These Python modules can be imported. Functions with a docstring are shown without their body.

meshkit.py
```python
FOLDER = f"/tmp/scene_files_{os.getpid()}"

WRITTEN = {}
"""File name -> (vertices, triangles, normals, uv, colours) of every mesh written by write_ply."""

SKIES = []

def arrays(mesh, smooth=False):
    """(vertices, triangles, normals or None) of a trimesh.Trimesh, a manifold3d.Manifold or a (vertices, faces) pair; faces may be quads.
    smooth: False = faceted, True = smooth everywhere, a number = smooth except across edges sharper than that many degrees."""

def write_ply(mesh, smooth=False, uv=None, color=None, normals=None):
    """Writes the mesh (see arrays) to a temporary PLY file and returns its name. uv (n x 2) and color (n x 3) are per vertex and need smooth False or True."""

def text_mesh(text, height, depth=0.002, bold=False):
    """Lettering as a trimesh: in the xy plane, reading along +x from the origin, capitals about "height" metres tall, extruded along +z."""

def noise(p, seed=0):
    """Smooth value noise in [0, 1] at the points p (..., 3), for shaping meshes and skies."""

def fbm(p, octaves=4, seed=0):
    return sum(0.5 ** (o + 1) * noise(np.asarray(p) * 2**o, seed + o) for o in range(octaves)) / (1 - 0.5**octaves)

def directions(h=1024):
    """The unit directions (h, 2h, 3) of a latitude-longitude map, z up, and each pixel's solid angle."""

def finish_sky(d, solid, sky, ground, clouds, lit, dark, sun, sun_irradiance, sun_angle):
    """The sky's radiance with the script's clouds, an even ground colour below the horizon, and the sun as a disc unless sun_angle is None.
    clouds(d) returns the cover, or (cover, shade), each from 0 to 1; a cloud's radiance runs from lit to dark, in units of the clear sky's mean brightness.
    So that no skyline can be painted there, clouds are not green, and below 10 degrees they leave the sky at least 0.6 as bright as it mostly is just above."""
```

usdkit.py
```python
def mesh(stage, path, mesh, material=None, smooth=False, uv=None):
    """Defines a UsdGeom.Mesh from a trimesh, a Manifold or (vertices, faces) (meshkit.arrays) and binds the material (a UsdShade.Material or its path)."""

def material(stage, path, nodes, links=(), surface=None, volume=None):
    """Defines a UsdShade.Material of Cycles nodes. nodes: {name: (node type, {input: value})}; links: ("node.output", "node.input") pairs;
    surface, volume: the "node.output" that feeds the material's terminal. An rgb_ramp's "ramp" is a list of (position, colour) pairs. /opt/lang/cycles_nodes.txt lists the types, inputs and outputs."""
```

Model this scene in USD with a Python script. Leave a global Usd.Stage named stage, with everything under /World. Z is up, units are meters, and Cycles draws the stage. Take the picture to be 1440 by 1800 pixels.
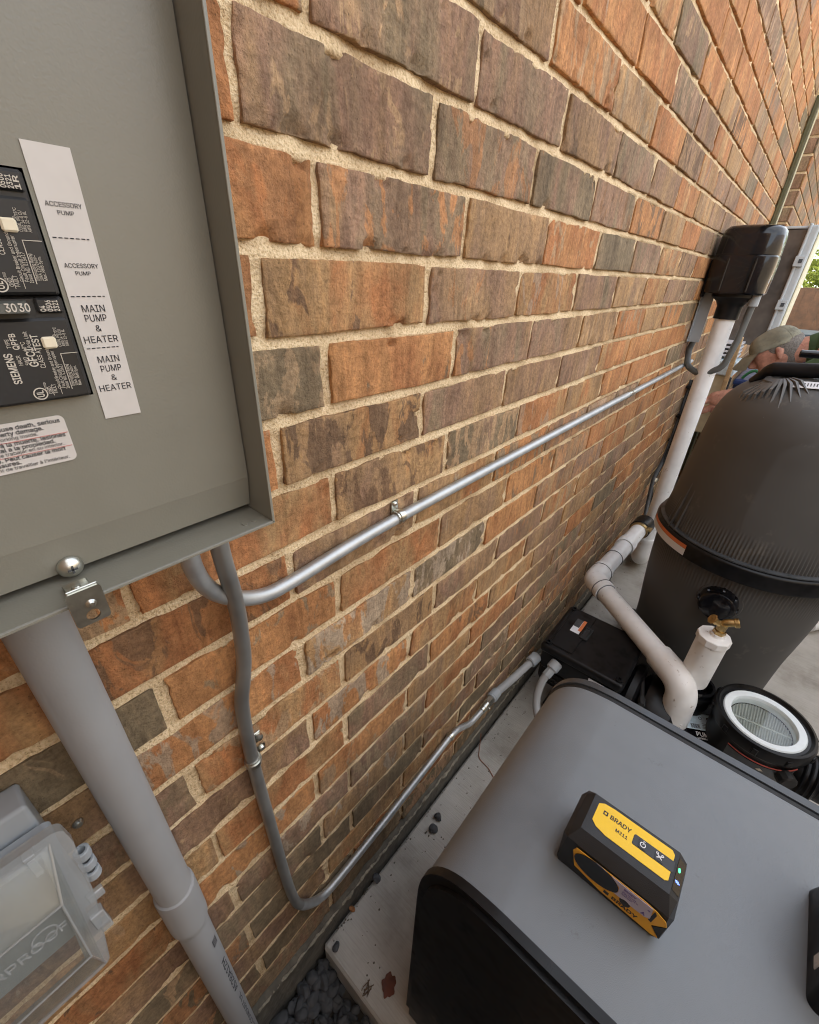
import math, random, numpy as np, trimesh, manifold3d, usdkit, meshkit
from shapely.geometry import Polygon, Point, box as sbox
from shapely import affinity
from pxr import Usd, UsdGeom, UsdLux, UsdShade, Gf, Sdf, Vt

stage = Usd.Stage.CreateInMemory()
UsdGeom.SetStageUpAxis(stage, UsdGeom.Tokens.z)
UsdGeom.SetStageMetersPerUnit(stage, 1.0)
W = UsdGeom.Xform.Define(stage, '/World')
stage.SetDefaultPrim(W.GetPrim())
UsdGeom.Scope.Define(stage, '/World/Looks')
rng = random.Random(7)
nrg = np.random.default_rng(11)
V = np.array
H = 1.44                       # eye height over the slab; builders below give z relative to the eye, put() lifts it

# ------------------------------------------------------------------ camera, sky, sun, exposure
cam = UsdGeom.Camera.Define(stage, '/World/camera')
cam.CreateHorizontalApertureAttr(36.0)
cam.CreateVerticalApertureAttr(45.0)
cam.CreateFocalLengthAttr(36.0 * 761.633 / 1440)
cam.CreateClippingRangeAttr(Gf.Vec2f(0.01, 400))
EXPOSURE = 2.48
cam.CreateExposureAttr(EXPOSURE)
CR, CU, CB = V([0.65100496, -0.75821019, 0.03619199]), V([0.34791078, 0.34041596, 0.87354168]), V([-0.67464853, -0.55608838, 0.48540198])
EYE = V([0, -0.40272, 0.0])
M = Gf.Matrix4d(*CR, 0, *CU, 0, *CB, 0, EYE[0], EYE[1], EYE[2] + H, 1)
cam.AddTransformOp().Set(M)

SUN_EL, SUN_AZ = math.radians(54), math.atan2(0.28, 1.0)      # azimuth = atan2(x, y): behind the house, which shades this side
dome = UsdLux.DomeLight.Define(stage, '/World/sky')
dome.GetPrim().SetCustomDataByKey('kind', 'structure')
def make_sky(strength):
    """clear sky behind thin, even, bright cloud"""
    return usdkit.material(stage, '/World/Looks/sky', {
        's': ('sky_texture', {'sky_type': 'single_scattering', 'sun_disc': False, 'sun_elevation': SUN_EL, 'sun_rotation': SUN_AZ, 'aerosol_density': 2.0}),
        'g': ('geometry', {}), 'n': ('noise_texture', {'scale': 2.2, 'detail': 6., 'roughness': .55}), 'r': ('map_range', {'from_min': .30, 'from_max': .62, 'to_min': .30, 'to_max': .85, 'clamp': True}),
        'm': ('mix', {'color2': (5.5, 5.6, 5.75)}), 'b': ('background_shader', {'strength': strength})},
        [('g.position', 'n.vector'), ('n.fac', 'r.value'), ('r.result', 'm.fac'), ('s.color', 'm.color1'), ('m.color', 'b.color')], surface='b.background')
UsdShade.MaterialBindingAPI.Apply(dome.GetPrim()).Bind(make_sky(0.10))
sun = UsdLux.DistantLight.Define(stage, '/World/sun')
sun.CreateNormalizeAttr(True); sun.CreateIntensityAttr(1.2); sun.CreateAngleAttr(0.5); sun.CreateColorAttr(Gf.Vec3f(1, .93, .82))
d = V([math.sin(SUN_AZ) * math.cos(SUN_EL), math.cos(SUN_AZ) * math.cos(SUN_EL), math.sin(SUN_EL)])
zx = np.cross([0, 0, 1.0], d); zx /= np.linalg.norm(zx); zy = np.cross(d, zx)
sun.AddTransformOp().Set(Gf.Matrix4d(*zx, 0, *zy, 0, *d, 0, 0, 0, 20, 1))

# ------------------------------------------------------------------ scene tree helpers
used = {}
def numbered(path):
    n = used.get(path, -1) + 1; used[path] = n
    return path if n == 0 else f'{path}_{n:03d}'
def tag(prim, label=None, cat=None, group=None, kind=None):
    for k, v in (('label', label), ('category', cat), ('group', group), ('kind', kind)):
        if v: prim.SetCustomDataByKey(k, v)
BASE = {}
def thing(name, loc, label, cat, group=None, kind=None):
    p = numbered('/World/' + name); x = UsdGeom.Xform.Define(stage, p)
    loc = V([loc[0], loc[1], loc[2] + H], float); x.AddTranslateOp().Set(Gf.Vec3d(*loc))
    BASE[p] = loc; tag(x.GetPrim(), label, cat, group, kind); return p
def put(name, mesh, mat, parent='/World', smooth=35, tone=None, label=None, kind=None, cat=None, group=None):
    """one Mesh prim; mesh in builder coordinates (z relative to the eye)"""
    p = numbered(parent + '/' + name)
    if hasattr(mesh, 'to_mesh') or isinstance(mesh, tuple):
        v, f, _ = meshkit.arrays(mesh); mesh = trimesh.Trimesh(v, f, process=False)
    top = '/'.join(parent.split('/')[:3])
    off = V([0, 0, H]) - BASE.get(top, V([0, 0, 0.]))
    if tone is not None: smooth = True
    v, f, n = meshkit.arrays(mesh, smooth)
    m = usdkit.mesh(stage, p, (v + off, f), mat)
    if n is not None:
        m.CreateNormalsAttr(Vt.Vec3fArray.FromNumpy(n.astype(np.float32))); m.SetNormalsInterpolation('vertex')
    if tone is not None:
        t = np.asarray(tone, np.float32)
        if t.ndim == 1: t = np.tile(t, (len(v), 1))
        UsdGeom.PrimvarsAPI(m).CreatePrimvar('tone', Sdf.ValueTypeNames.Color3fArray, 'vertex').Set(Vt.Vec3fArray.FromNumpy(t))
    tag(m.GetPrim(), label, cat, group, kind)
    return p
def cat_(*ms): return trimesh.util.concatenate([m if isinstance(m, trimesh.Trimesh) else tri(m) for m in ms])
def tri(m):
    v, f, _ = meshkit.arrays(m); return trimesh.Trimesh(v, f, process=False)

# ------------------------------------------------------------------ shapes
def hull(points): return trimesh.convex.convex_hull(np.asarray(points, float))
def cbox(a, b, c=0.002):
    """box from corner a to corner b with chamfered edges"""
    a, b = np.minimum(a, b).astype(float), np.maximum(a, b).astype(float); c = min(c, *(0.45 * (b - a)))
    q = np.where(_CS, b, a)[:, None, :]; r = q + (np.where(_CS, -1, 1) * c)[:, None, :] * (1 - np.eye(3))[None]
    return trimesh.Trimesh(r.reshape(-1, 3), _CF, process=False)
_CS = np.array(list(np.ndindex(2, 2, 2)), bool)
_p = (np.where(_CS, 1., 0.)[:, None, :] + (np.where(_CS, -1, 1) * .1)[:, None, :] * (1 - np.eye(3))[None]).reshape(-1, 3)
_h = hull(_p); _CF = np.array([np.argmin(np.linalg.norm(_p - v, axis=1)) for v in _h.vertices])[_h.faces]
def rbox(a, b, r, n=4):
    a, b = np.minimum(a, b) + r, np.maximum(a, b) - r
    s = trimesh.creation.icosphere(subdivisions=2, radius=r).vertices
    return hull(np.vstack([s + np.where(k, b, a) for k in np.ndindex(2, 2, 2)]))
def frame(ax):
    ax = V(ax, float); ax /= np.linalg.norm(ax); t = V([0, 0, 1.]) if abs(ax[2]) < .9 else V([1., 0, 0])
    u = np.cross(t, ax); u /= np.linalg.norm(u); return u, np.cross(ax, u), ax
def lathe(prof, c, axis=(0, 0, 1), n=48):
    """prof: (radius, height) pairs along axis from point c; closed at radius 0"""
    u, v, w = frame(axis); pr = np.array(prof, float); th = np.linspace(0, 2 * np.pi, n, endpoint=False)
    P = (V(c)[None, None] + pr[:, None, :1] * (np.cos(th)[:, None] * u + np.sin(th)[:, None] * v)[None] + pr[:, None, 1:] * w)
    k = len(pr); F = []
    for i in range(k - 1):
        for j in range(n):
            a, b = i * n + j, i * n + (j + 1) % n
            F += [[a, b, b + n], [a, b + n, a + n]]
    m = trimesh.Trimesh(P.reshape(-1, 3), F, process=False)
    return m
def cyl(p, q, r, n=24, r2=None, ch=0.0):
    p, q = V(p, float), V(q, float); L = np.linalg.norm(q - p); r2 = r if r2 is None else r2
    pr = [(0, 0), (r - ch, 0), (r, ch), (r2, L - ch), (r2 - ch, L), (0, L)] if ch else [(0, 0), (r, 0), (r2, L), (0, L)]
    return lathe(pr, p, q - p, n)
def path(pts, rad, step=.01):
    """polyline with its corners rounded to radius rad (a number or one per corner)"""
    pts = [V(p, float) for p in pts]; out = [pts[0]]
    for i in range(1, len(pts) - 1):
        a, b, c = pts[i - 1], pts[i], pts[i + 1]; r = rad[i - 1] if np.ndim(rad) else rad
        u, v = (a - b) / np.linalg.norm(a - b), (c - b) / np.linalg.norm(c - b)
        ang = math.acos(np.clip(u @ v, -1, 1)); t = min(r / math.tan(ang / 2), .49 * np.linalg.norm(a - b), .49 * np.linalg.norm(c - b))
        for s in np.linspace(0, 1, 13): out.append(b + u * t * (1 - s) ** 2 + v * t * s ** 2)
    return out + [pts[-1]]
def tube(pts, r, n=20, cap=True):
    pts = [V(p, float) for p in pts]; keep = [pts[0]]
    for p in pts[1:]:
        if np.linalg.norm(p - keep[-1]) > 1e-6: keep.append(p)
    P = np.array(keep); k = len(P); T = np.gradient(P, axis=0); T /= np.linalg.norm(T, axis=1, keepdims=True)
    u = frame(T[0])[0]; rr = np.full(k, r) if np.ndim(r) == 0 else np.interp(np.linspace(0, 1, k), np.linspace(0, 1, len(r)), r)
    th = np.linspace(0, 2 * np.pi, n, endpoint=False); R = []
    for i in range(k):
        u = u - T[i] * (u @ T[i]); u /= np.linalg.norm(u); v = np.cross(T[i], u)
        R.append(P[i] + rr[i] * (np.cos(th)[:, None] * u + np.sin(th)[:, None] * v))
    F = [[i * n + j, i * n + (j + 1) % n, (i + 1) * n + (j + 1) % n] for i in range(k - 1) for j in range(n)] + [[i * n + j, (i + 1) * n + (j + 1) % n, (i + 1) * n + j] for i in range(k - 1) for j in range(n)]
    X = np.vstack(R)
    if cap:
        X = np.vstack([X, P[0], P[-1]]); F += [[k * n, (j + 1) % n, j] for j in range(n)] + [[k * n + 1, (k - 1) * n + j, (k - 1) * n + (j + 1) % n] for j in range(n)]
    return trimesh.Trimesh(X, F, process=False)
def arc(a, b, h, n=16):
    """a curve from a to b sagging by vector h"""
    return [V(a) + (V(b) - V(a)) * t + V(h) * 4 * t * (1 - t) for t in np.linspace(0, 1, n)]
def plate(poly, o, u, v, t):
    """shapely polygon (in u, v metres from o) as a sheet t thick along u x v"""
    u, v = V(u, float), V(v, float); w = np.cross(u, v)
    m = trimesh.util.concatenate([trimesh.creation.extrude_polygon(g_, abs(t)) for g_ in getattr(poly, 'geoms', [poly])]); q = m.vertices
    m = trimesh.Trimesh(V(o) + q[:, :1] * u + q[:, 1:2] * v + (q[:, 2:] if t > 0 else q[:, 2:] + t) * w, m.faces, process=False); return m
def rrect(x0, y0, x1, y1, r): return sbox(x0 + r, y0 + r, x1 - r, y1 - r).buffer(r, quad_segs=6)
_TX = {}
def letters(s, h, t, bold):
    if (s, bold) not in _TX: _TX[s, bold] = meshkit.text_mesh(s, 1., 1., bold)
    m = _TX[s, bold]; return trimesh.Trimesh(m.vertices * V([h, h, t]), m.faces, process=False)
def text(s, h, o, u, v, bold=False, width=None, center=False, t=.0002):
    """lettering h tall with its baseline from o along u, up along v"""
    m = letters(s, h, t, bold); x = m.vertices.copy(); x[:, 0] -= x[:, 0].min(); wd = x[:, 0].max()
    if width: x[:, 0] *= width / wd; wd = width
    if center: x[:, 0] -= wd / 2
    u, v = V(u, float), V(v, float)
    return trimesh.Trimesh(V(o) + x[:, :1] * u + x[:, 1:2] * v + x[:, 2:] * np.cross(u, v), m.faces, process=False)
def weld(m): m = m.copy(); m.merge_vertices(); return m
def man(m): 
    m = weld(m); return manifold3d.Manifold(manifold3d.Mesh(m.vertices.astype(np.float32), m.faces.astype(np.uint32)))
def fb(a, b, c):
    a, b, c = np.broadcast_arrays(np.asarray(a, float), np.asarray(b, float), np.asarray(c, float)); return meshkit.fbm(np.stack([a, b, c], -1)) * 2 - 1
X, Y, Z = V([1., 0, 0]), V([0, 1., 0]), V([0, 0, 1.])

# ------------------------------------------------------------------ materials
LOOK = {}
def mat(name, col, rough=.5, metal=0., var=.12, vs=18., bump=0., bs=300., spec=.5, coat=0., rv=None, extra=None, stain=None):
    """principled with a little noise in colour and gloss; bump = fine relief in metres; stain = (colour, scale, threshold)"""
    col = V(col, float); rv = (.04 if metal else .10) if rv is None else rv
    N = {'g': ('geometry', {}), 'n': ('noise_texture', {'scale': vs, 'detail': 3., 'roughness': .6}),
         'c': ('rgb_ramp', {'ramp': [(.3, tuple(col * (1 - var))), (.7, tuple(np.minimum(col * (1 + var), 1)))]}),
         'r': ('map_range', {'from_min': .3, 'from_max': .7, 'to_min': max(rough - rv, .03), 'to_max': min(rough + rv, 1)}),
         'p': ('principled_bsdf', {'metallic': metal, 'specular_ior_level': spec, 'coat_weight': coat, **(extra or {})})}
    L = [('g.position', 'n.vector'), ('n.fac', 'c.fac'), ('n.fac', 'r.value'), ('r.result', 'p.roughness')]
    last = 'c.color'
    if stain:
        sc, ss, th = stain
        N['sn'] = ('noise_texture', {'scale': ss, 'detail': 6., 'roughness': .7}); N['sr'] = ('map_range', {'from_min': th, 'from_max': th + .06, 'to_min': 0., 'to_max': .85, 'clamp': True})
        N['sm'] = ('mix', {'color2': sc}); L += [('g.position', 'sn.vector'), ('sn.fac', 'sr.value'), ('sr.result', 'sm.fac'), (last, 'sm.color1')]; last = 'sm.color'
    L.append((last, 'p.base_color'))
    if bump:
        N['bn'] = ('noise_texture', {'scale': bs, 'detail': 1.5}); N['b'] = ('bump', {'distance': bump, 'strength': 1.})
        L += [('g.position', 'bn.vector'), ('bn.fac', 'b.height'), ('b.normal', 'p.normal')]
    LOOK[name] = usdkit.material(stage, '/World/Looks/' + name, N, L, surface='p.BSDF'); return LOOK[name]

mat('panel_paint', (.215, .203, .160), .38, var=.06, vs=6, bump=.00010, bs=700, stain=((.165, .155, .12), 13., .67))
mat('dark_panel', (.035, .034, .032), .5)
mat('breaker', (.012, .011, .010), .45, bump=.0001)
mat('breaker_handle', (.10, .10, .085), .5)
mat('tape', (.60, .56, .51), .45, var=.03, vs=60)
mat('ink', (.015, .015, .02), .6, var=0)
mat('grey_ink', (.05, .05, .05), .6, var=0)
mat('red_ink', (.5, .10, .08), .6, var=0)
mat('white_print', (.55, .50, .42), .6, var=.05)
mat('button', (.75, .66, .48), .5)
mat('zinc', (.60, .60, .54), .30, metal=1., var=.05, vs=40, bump=.00008, bs=700)
mat('emt', (.50, .51, .50), .50, metal=.9, var=.12, vs=40, bump=.00006, bs=600)
mat('emt_dull', (.33, .325, .30), .46, metal=.9, var=.16, vs=14, bump=.0001, bs=500)
mat('pvc_grey', (.30, .30, .295), .5, var=.07, vs=8, bump=.0001, bs=500, stain=((.215, .205, .19), 24., .66))
mat('pvc_white', (.80, .80, .785), .36, var=.06, vs=14, stain=((.34, .29, .24), 45., .63))
mat('primer', (.04, .04, .05), .5)
mat('box_grey', (.32, .34, .35), .5, var=.05)
mat('cord_grey', (.10, .105, .10), .5)
mat('rubber', (.007, .007, .007), .6)
mat('heater_paint', (.165, .182, .195), .38, var=.08, vs=5, bump=.00025, bs=1100, stain=((.115, .12, .125), 22., .66))
mat('black_gloss', (.004, .004, .005), .12, var=.1, coat=.15, spec=.4)
mat('black_plastic', (.005, .005, .0055), .36, spec=.28, var=.15, bump=.00015, bs=900)
mat('black_matte', (.010, .010, .010), .6, bump=.0002, bs=700)
mat('trim_grey', (.05, .055, .06), .35)
mat('tank', (.070, .068, .064), .56, spec=.4, var=.12, vs=5, bump=.0002, bs=800, stain=((.10, .095, .085), 9., .60))
mat('tank_rib', (.09, .086, .08), .45)
LOOK['slab'] = usdkit.material(stage, '/World/Looks/slab', {'g': ('geometry', {}), 'q': ('mapping', {'scale': (330., 14., 14.), 'rotation': (0., 0., .12)}), 'bn': ('noise_texture', {'scale': 1., 'detail': 3.}), 'n': ('noise_texture', {'scale': 5., 'detail': 7., 'roughness': .65}), 'n2': ('noise_texture', {'scale': 260., 'detail': 3.}),
 'c': ('rgb_ramp', {'ramp': [(.30, (.27, .25, .215)), (.5, (.41, .39, .35)), (.7, (.48, .46, .42))]}), 'c2': ('rgb_ramp', {'ramp': [(.33, (.84, .83, .82)), (.55, (1.03, 1.03, 1.03))]}), 'm': ('mix', {'mix_type': 'multiply', 'fac': .55}), 'ad': ('math', {'math_type': 'multiply_add', 'value2': .5}),
 'b': ('bump', {'distance': .0010, 'strength': 1.}), 'p': ('principled_bsdf', {'roughness': .85, 'specular_ior_level': .3})},
 [('g.position', 'q.vector'), ('q.vector', 'bn.vector'), ('g.position', 'n.vector'), ('g.position', 'n2.vector'), ('n.fac', 'c.fac'), ('bn.fac', 'c2.fac'), ('c.color', 'm.color1'), ('c2.color', 'm.color2'), ('m.color', 'p.base_color'), ('n2.fac', 'ad.value1'), ('bn.fac', 'ad.value3'), ('ad.value', 'b.height'), ('b.normal', 'p.normal')], surface='p.BSDF')
mat('footing', (.115, .102, .078), .9, var=.35, vs=30, bump=.003, bs=90)
mat('lip_mortar', (.27, .24, .18), .95, var=.4, vs=60, bump=.004, bs=160)
mat('gravel_stone', (.062, .064, .067), .75, var=.35, vs=40, bump=.001, bs=220)
mat('soil', (.12, .095, .07), .95, var=.3, vs=20, bump=.004, bs=80)
mat('yellow', (.90, .57, .006), .42, var=.04, bump=.0001, bs=900)
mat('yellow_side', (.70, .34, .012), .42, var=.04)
mat('printer_black', (.009, .0095, .0105), .5, var=.15, bump=.0002, bs=1200)
mat('key_black', (.028, .030, .033), .45)
mat('white', (.75, .75, .76), .4, var=.03)
mat('lilac_paper', (.40, .36, .42), .5, var=.04)
mat('purple_ink', (.10, .06, .25), .5, var=0)
mat('green_led', (.02, .5, .15), .4, extra={'emission_color': (.08, .9, .3), 'emission_strength': .45})
mat('blue_led', (.05, .1, .6), .4, extra={'emission_color': (.12, .2, 1.), 'emission_strength': .6})
mat('brass', (.46, .33, .15), .34, metal=1., var=.15, vs=60)
mat('orange', (.75, .28, .05), .45)
mat('label_blue', (.60, .72, .78), .5, var=.15, vs=90)
mat('label_white', (.65, .66, .68), .5, var=.05)
mat('warn_orange', (.62, .17, .05), .5)
mat('ring_white', (.72, .78, .80), .3, var=.03)
mat('basket', (.33, .35, .32), .5, var=.05)
mat('cabinet', (.16, .145, .13), .24, metal=.75, var=.15, vs=9)
mat('door_grey', (.42, .45, .46), .4, var=.05)
mat('strip_metal', (.12, .12, .07), .3, metal=.5)
mat('trim_cream', (.62, .57, .40), .6)
mat('soffit', (.10, .06, .035), .8)
mat('skin', (.47, .235, .165), .55, var=.24, vs=55, bump=.0008, bs=320, stain=((.36, .13, .10), 26., .58))
mat('hair', (.17, .15, .13), .85, var=.45, vs=160, bump=.0015, bs=500)
mat('cap_cloth', (.22, .21, .155), .9, var=.22, vs=28, stain=((.13, .12, .085), 18., .60), bump=.0006, bs=700)
mat('shirt', (.045, .085, .030), .9, var=.2, vs=30, bump=.0008, bs=500)
mat('jeans', (.05, .07, .12), .9)
mat('wood_brown', (.105, .058, .034), .85, var=.35, vs=9)
mat('fence_tan', (.25, .205, .15), .85, var=.2, vs=6)
mat('stick_wood', (.55, .38, .20), .8, var=.25, vs=60)
mat('bin_blue', (.008, .022, .095), .45)
mat('bin_teal', (.015, .035, .045), .4)
mat('bin_green', (.03, .16, .05), .5)
mat('vehicle_white', (.75, .76, .76), .25, coat=.6, var=.02)
mat('glass_dark', (.02, .03, .035), .08)
mat('leaf', (.20, .26, .05), .6, var=.45, vs=3)
mat('bark', (.13, .09, .06), .9)
mat('leaf_red', (.12, .038, .022), .7, var=.3, vs=60)
mat('copper_wire', (.28, .10, .05), .5)
mat('roof', (.12, .10, .09), .9, var=.3)
mat('grass', (.10, .12, .04), .95, var=.4, vs=5)
mat('stucco', (.60, .56, .48), .9, var=.1)

# brick: colour, slurry patches and drag marks from the brick's own random tone (r: clay, g: patch colour, b: amount)
BN = {'g': ('geometry', {}), 'a': ('attribute', {'attribute': 'tone'}), 's': ('separate_color', {}),
 'o': ('vector_math', {'math_type': 'multiply_add', 'vector2': (37., 53., 71.)}),
 'q': ('mapping', {'scale': (1., 1., .38)}), 'q2': ('mapping', {'scale': (52., 52., 7.5)}),
 'rs': ('math', {'math_type': 'subtract', 'value2': .52}), 'n7': ('noise_texture', {'scale': 13., 'detail': 3., 'roughness': .6, 'distortion': .5}), 'rm': ('math', {'math_type': 'multiply_add', 'value2': 1.04, 'use_clamp': True}), 'clay': ('rgb_ramp', {'ramp': [(0, (.44, .220, .092)), (.2, (.37, .162, .068)), (.38, (.39, .238, .112)), (.55, (.31, .197, .108)), (.72, (.270, .165, .108)), (.88, (.235, .172, .104)), (1, (.185, .140, .086))]}),
 'pat': ('rgb_ramp', {'ramp': [(0, (.40, .26, .145)), (.3, (.30, .22, .135)), (.5, (.16, .10, .06)), (.75, (.42, .205, .09)), (1, (.36, .29, .21))]}),
 'n1': ('noise_texture', {'scale': 30., 'detail': 4., 'roughness': .62, 'distortion': .7}),
 'th': ('map_range', {'from_min': 0., 'from_max': 1., 'to_min': .69, 'to_max': .455}),
 'lo': ('math', {'math_type': 'subtract'}), 'mk': ('map_range', {'from_min': 0., 'from_max': .035, 'to_max': .9, 'clamp': True}),
 'm1': ('mix', {}), 'n2': ('noise_texture', {'scale': 1., 'detail': 4., 'roughness': .68, 'distortion': .9}),
 'st': ('rgb_ramp', {'ramp': [(.30, (.60, .57, .54)), (.5, (1, 1, 1)), (.70, (1.38, 1.32, 1.25))]}), 'm2': ('mix', {'mix_type': 'multiply', 'fac': .72}), 'n6': ('noise_texture', {'scale': 130., 'detail': 4., 'roughness': .75}), 'sp': ('rgb_ramp', {'ramp': [(.36, (.70, .68, .66)), (.5, (1, 1, 1)), (.64, (1.28, 1.27, 1.24))]}), 'm6': ('mix', {'mix_type': 'multiply', 'fac': .8}),
 'n3': ('noise_texture', {'scale': 9., 'detail': 2.}), 'br': ('rgb_ramp', {'ramp': [(.3, (.76, .73, .70)), (.7, (1.2, 1.2, 1.18))]}), 'm3': ('mix', {'mix_type': 'multiply', 'fac': .9}),
 'v': ('voronoi_texture', {'scale': 170., 'feature': 'f1'}), 'vr': ('map_range', {'from_min': .05, 'from_max': .17, 'to_min': .35, 'to_max': 1., 'clamp': True}),
 'n5': ('noise_texture', {'scale': 25., 'detail': 2.}), 'vm': ('math', {'math_type': 'maximum'}), 'v5': ('map_range', {'from_min': .52, 'from_max': .42, 'clamp': True}),
 'm4': ('mix', {'mix_type': 'multiply', 'fac': .75}), 'n4': ('noise_texture', {'scale': 330., 'detail': 2., 'roughness': .7}),
 'ad': ('math', {'math_type': 'multiply_add', 'value2': .6}), 'b': ('bump', {'distance': .0024, 'strength': 1.}),
 'p': ('principled_bsdf', {'roughness': .88, 'specular_ior_level': .25})}
BL = [('a.color', 's.color'), ('a.color', 'o.vector1'), ('g.position', 'o.vector3'), ('o.vector', 'q.vector'), ('o.vector', 'q2.vector'), ('s.r', 'rs.value1'), ('q.vector', 'n7.vector'), ('n7.fac', 'rm.value1'), ('rs.value', 'rm.value3'), ('rm.value', 'clay.fac'), ('s.g', 'pat.fac'),
 ('q.vector', 'n1.vector'), ('s.b', 'th.value'), ('n1.fac', 'lo.value1'), ('th.result', 'lo.value2'), ('lo.value', 'mk.value'), ('mk.result', 'm1.fac'), ('clay.color', 'm1.color1'), ('pat.color', 'm1.color2'),
 ('q2.vector', 'n2.vector'), ('n2.fac', 'st.fac'), ('m1.color', 'm2.color1'), ('st.color', 'm2.color2'), ('o.vector', 'n6.vector'), ('n6.fac', 'sp.fac'), ('sp.color', 'm6.color2'), ('m2.color', 'm6.color1'), ('o.vector', 'n3.vector'), ('n3.fac', 'br.fac'), ('m6.color', 'm3.color1'), ('br.color', 'm3.color2'),
 ('o.vector', 'v.vector'), ('v.distance', 'vr.value'), ('o.vector', 'n5.vector'), ('n5.fac', 'v5.value'), ('vr.result', 'vm.value1'), ('v5.result', 'vm.value2'), ('m3.color', 'm4.color1'), ('vm.value', 'm4.color2'), ('m4.color', 'p.base_color'),
 ('g.position', 'n4.vector'), ('n4.fac', 'ad.value1'), ('n6.fac', 'ad.value3'), ('ad.value', 'b.height'), ('b.normal', 'p.normal')]
LOOK['brick'] = usdkit.material(stage, '/World/Looks/brick', BN, BL, surface='p.BSDF')
LOOK['mortar'] = usdkit.material(stage, '/World/Looks/mortar', {
 'g': ('geometry', {}), 'n': ('noise_texture', {'scale': 330., 'detail': 2., 'roughness': .7}), 'n2': ('noise_texture', {'scale': 11., 'detail': 3., 'roughness': .6}),
 'c': ('rgb_ramp', {'ramp': [(.28, (.42, .30, .16)), (.42, (.74, .56, .33)), (.62, (.88, .71, .46))]}), 'c2': ('rgb_ramp', {'ramp': [(.3, (.62, .56, .50)), (.5, (.93, .90, .87)), (.68, (1, 1, 1))]}),
 'm': ('mix', {'mix_type': 'multiply', 'fac': 1.}), 'b': ('bump', {'distance': .0034, 'strength': 1.}), 'p': ('principled_bsdf', {'roughness': .95, 'specular_ior_level': .15})},
 [('g.position', 'n.vector'), ('g.position', 'n2.vector'), ('n.fac', 'c.fac'), ('n2.fac', 'c2.fac'), ('c.color', 'm.color1'), ('c2.color', 'm.color2'), ('m.color', 'p.base_color'), ('n.fac', 'b.height'), ('b.normal', 'p.normal')], surface='p.BSDF')
LOOK['return_brick'] = usdkit.material(stage, '/World/Looks/return_brick', {'g': ('geometry', {}), 'r': ('mapping', {'rotation': (0., math.pi / 2, math.pi / 2)}), 'b': ('brick_texture', {'color1': (.36, .17, .075), 'color2': (.22, .15, .10), 'mortar': (.6, .44, .25), 'scale': 1., 'mortar_size': .006, 'brick_width': .2536, 'row_height': .08128}), 'p': ('principled_bsdf', {'roughness': .9})}, [('g.position', 'r.vector'), ('r.vector', 'b.vector'), ('b.color', 'p.base_color')], surface='p.BSDF')
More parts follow.
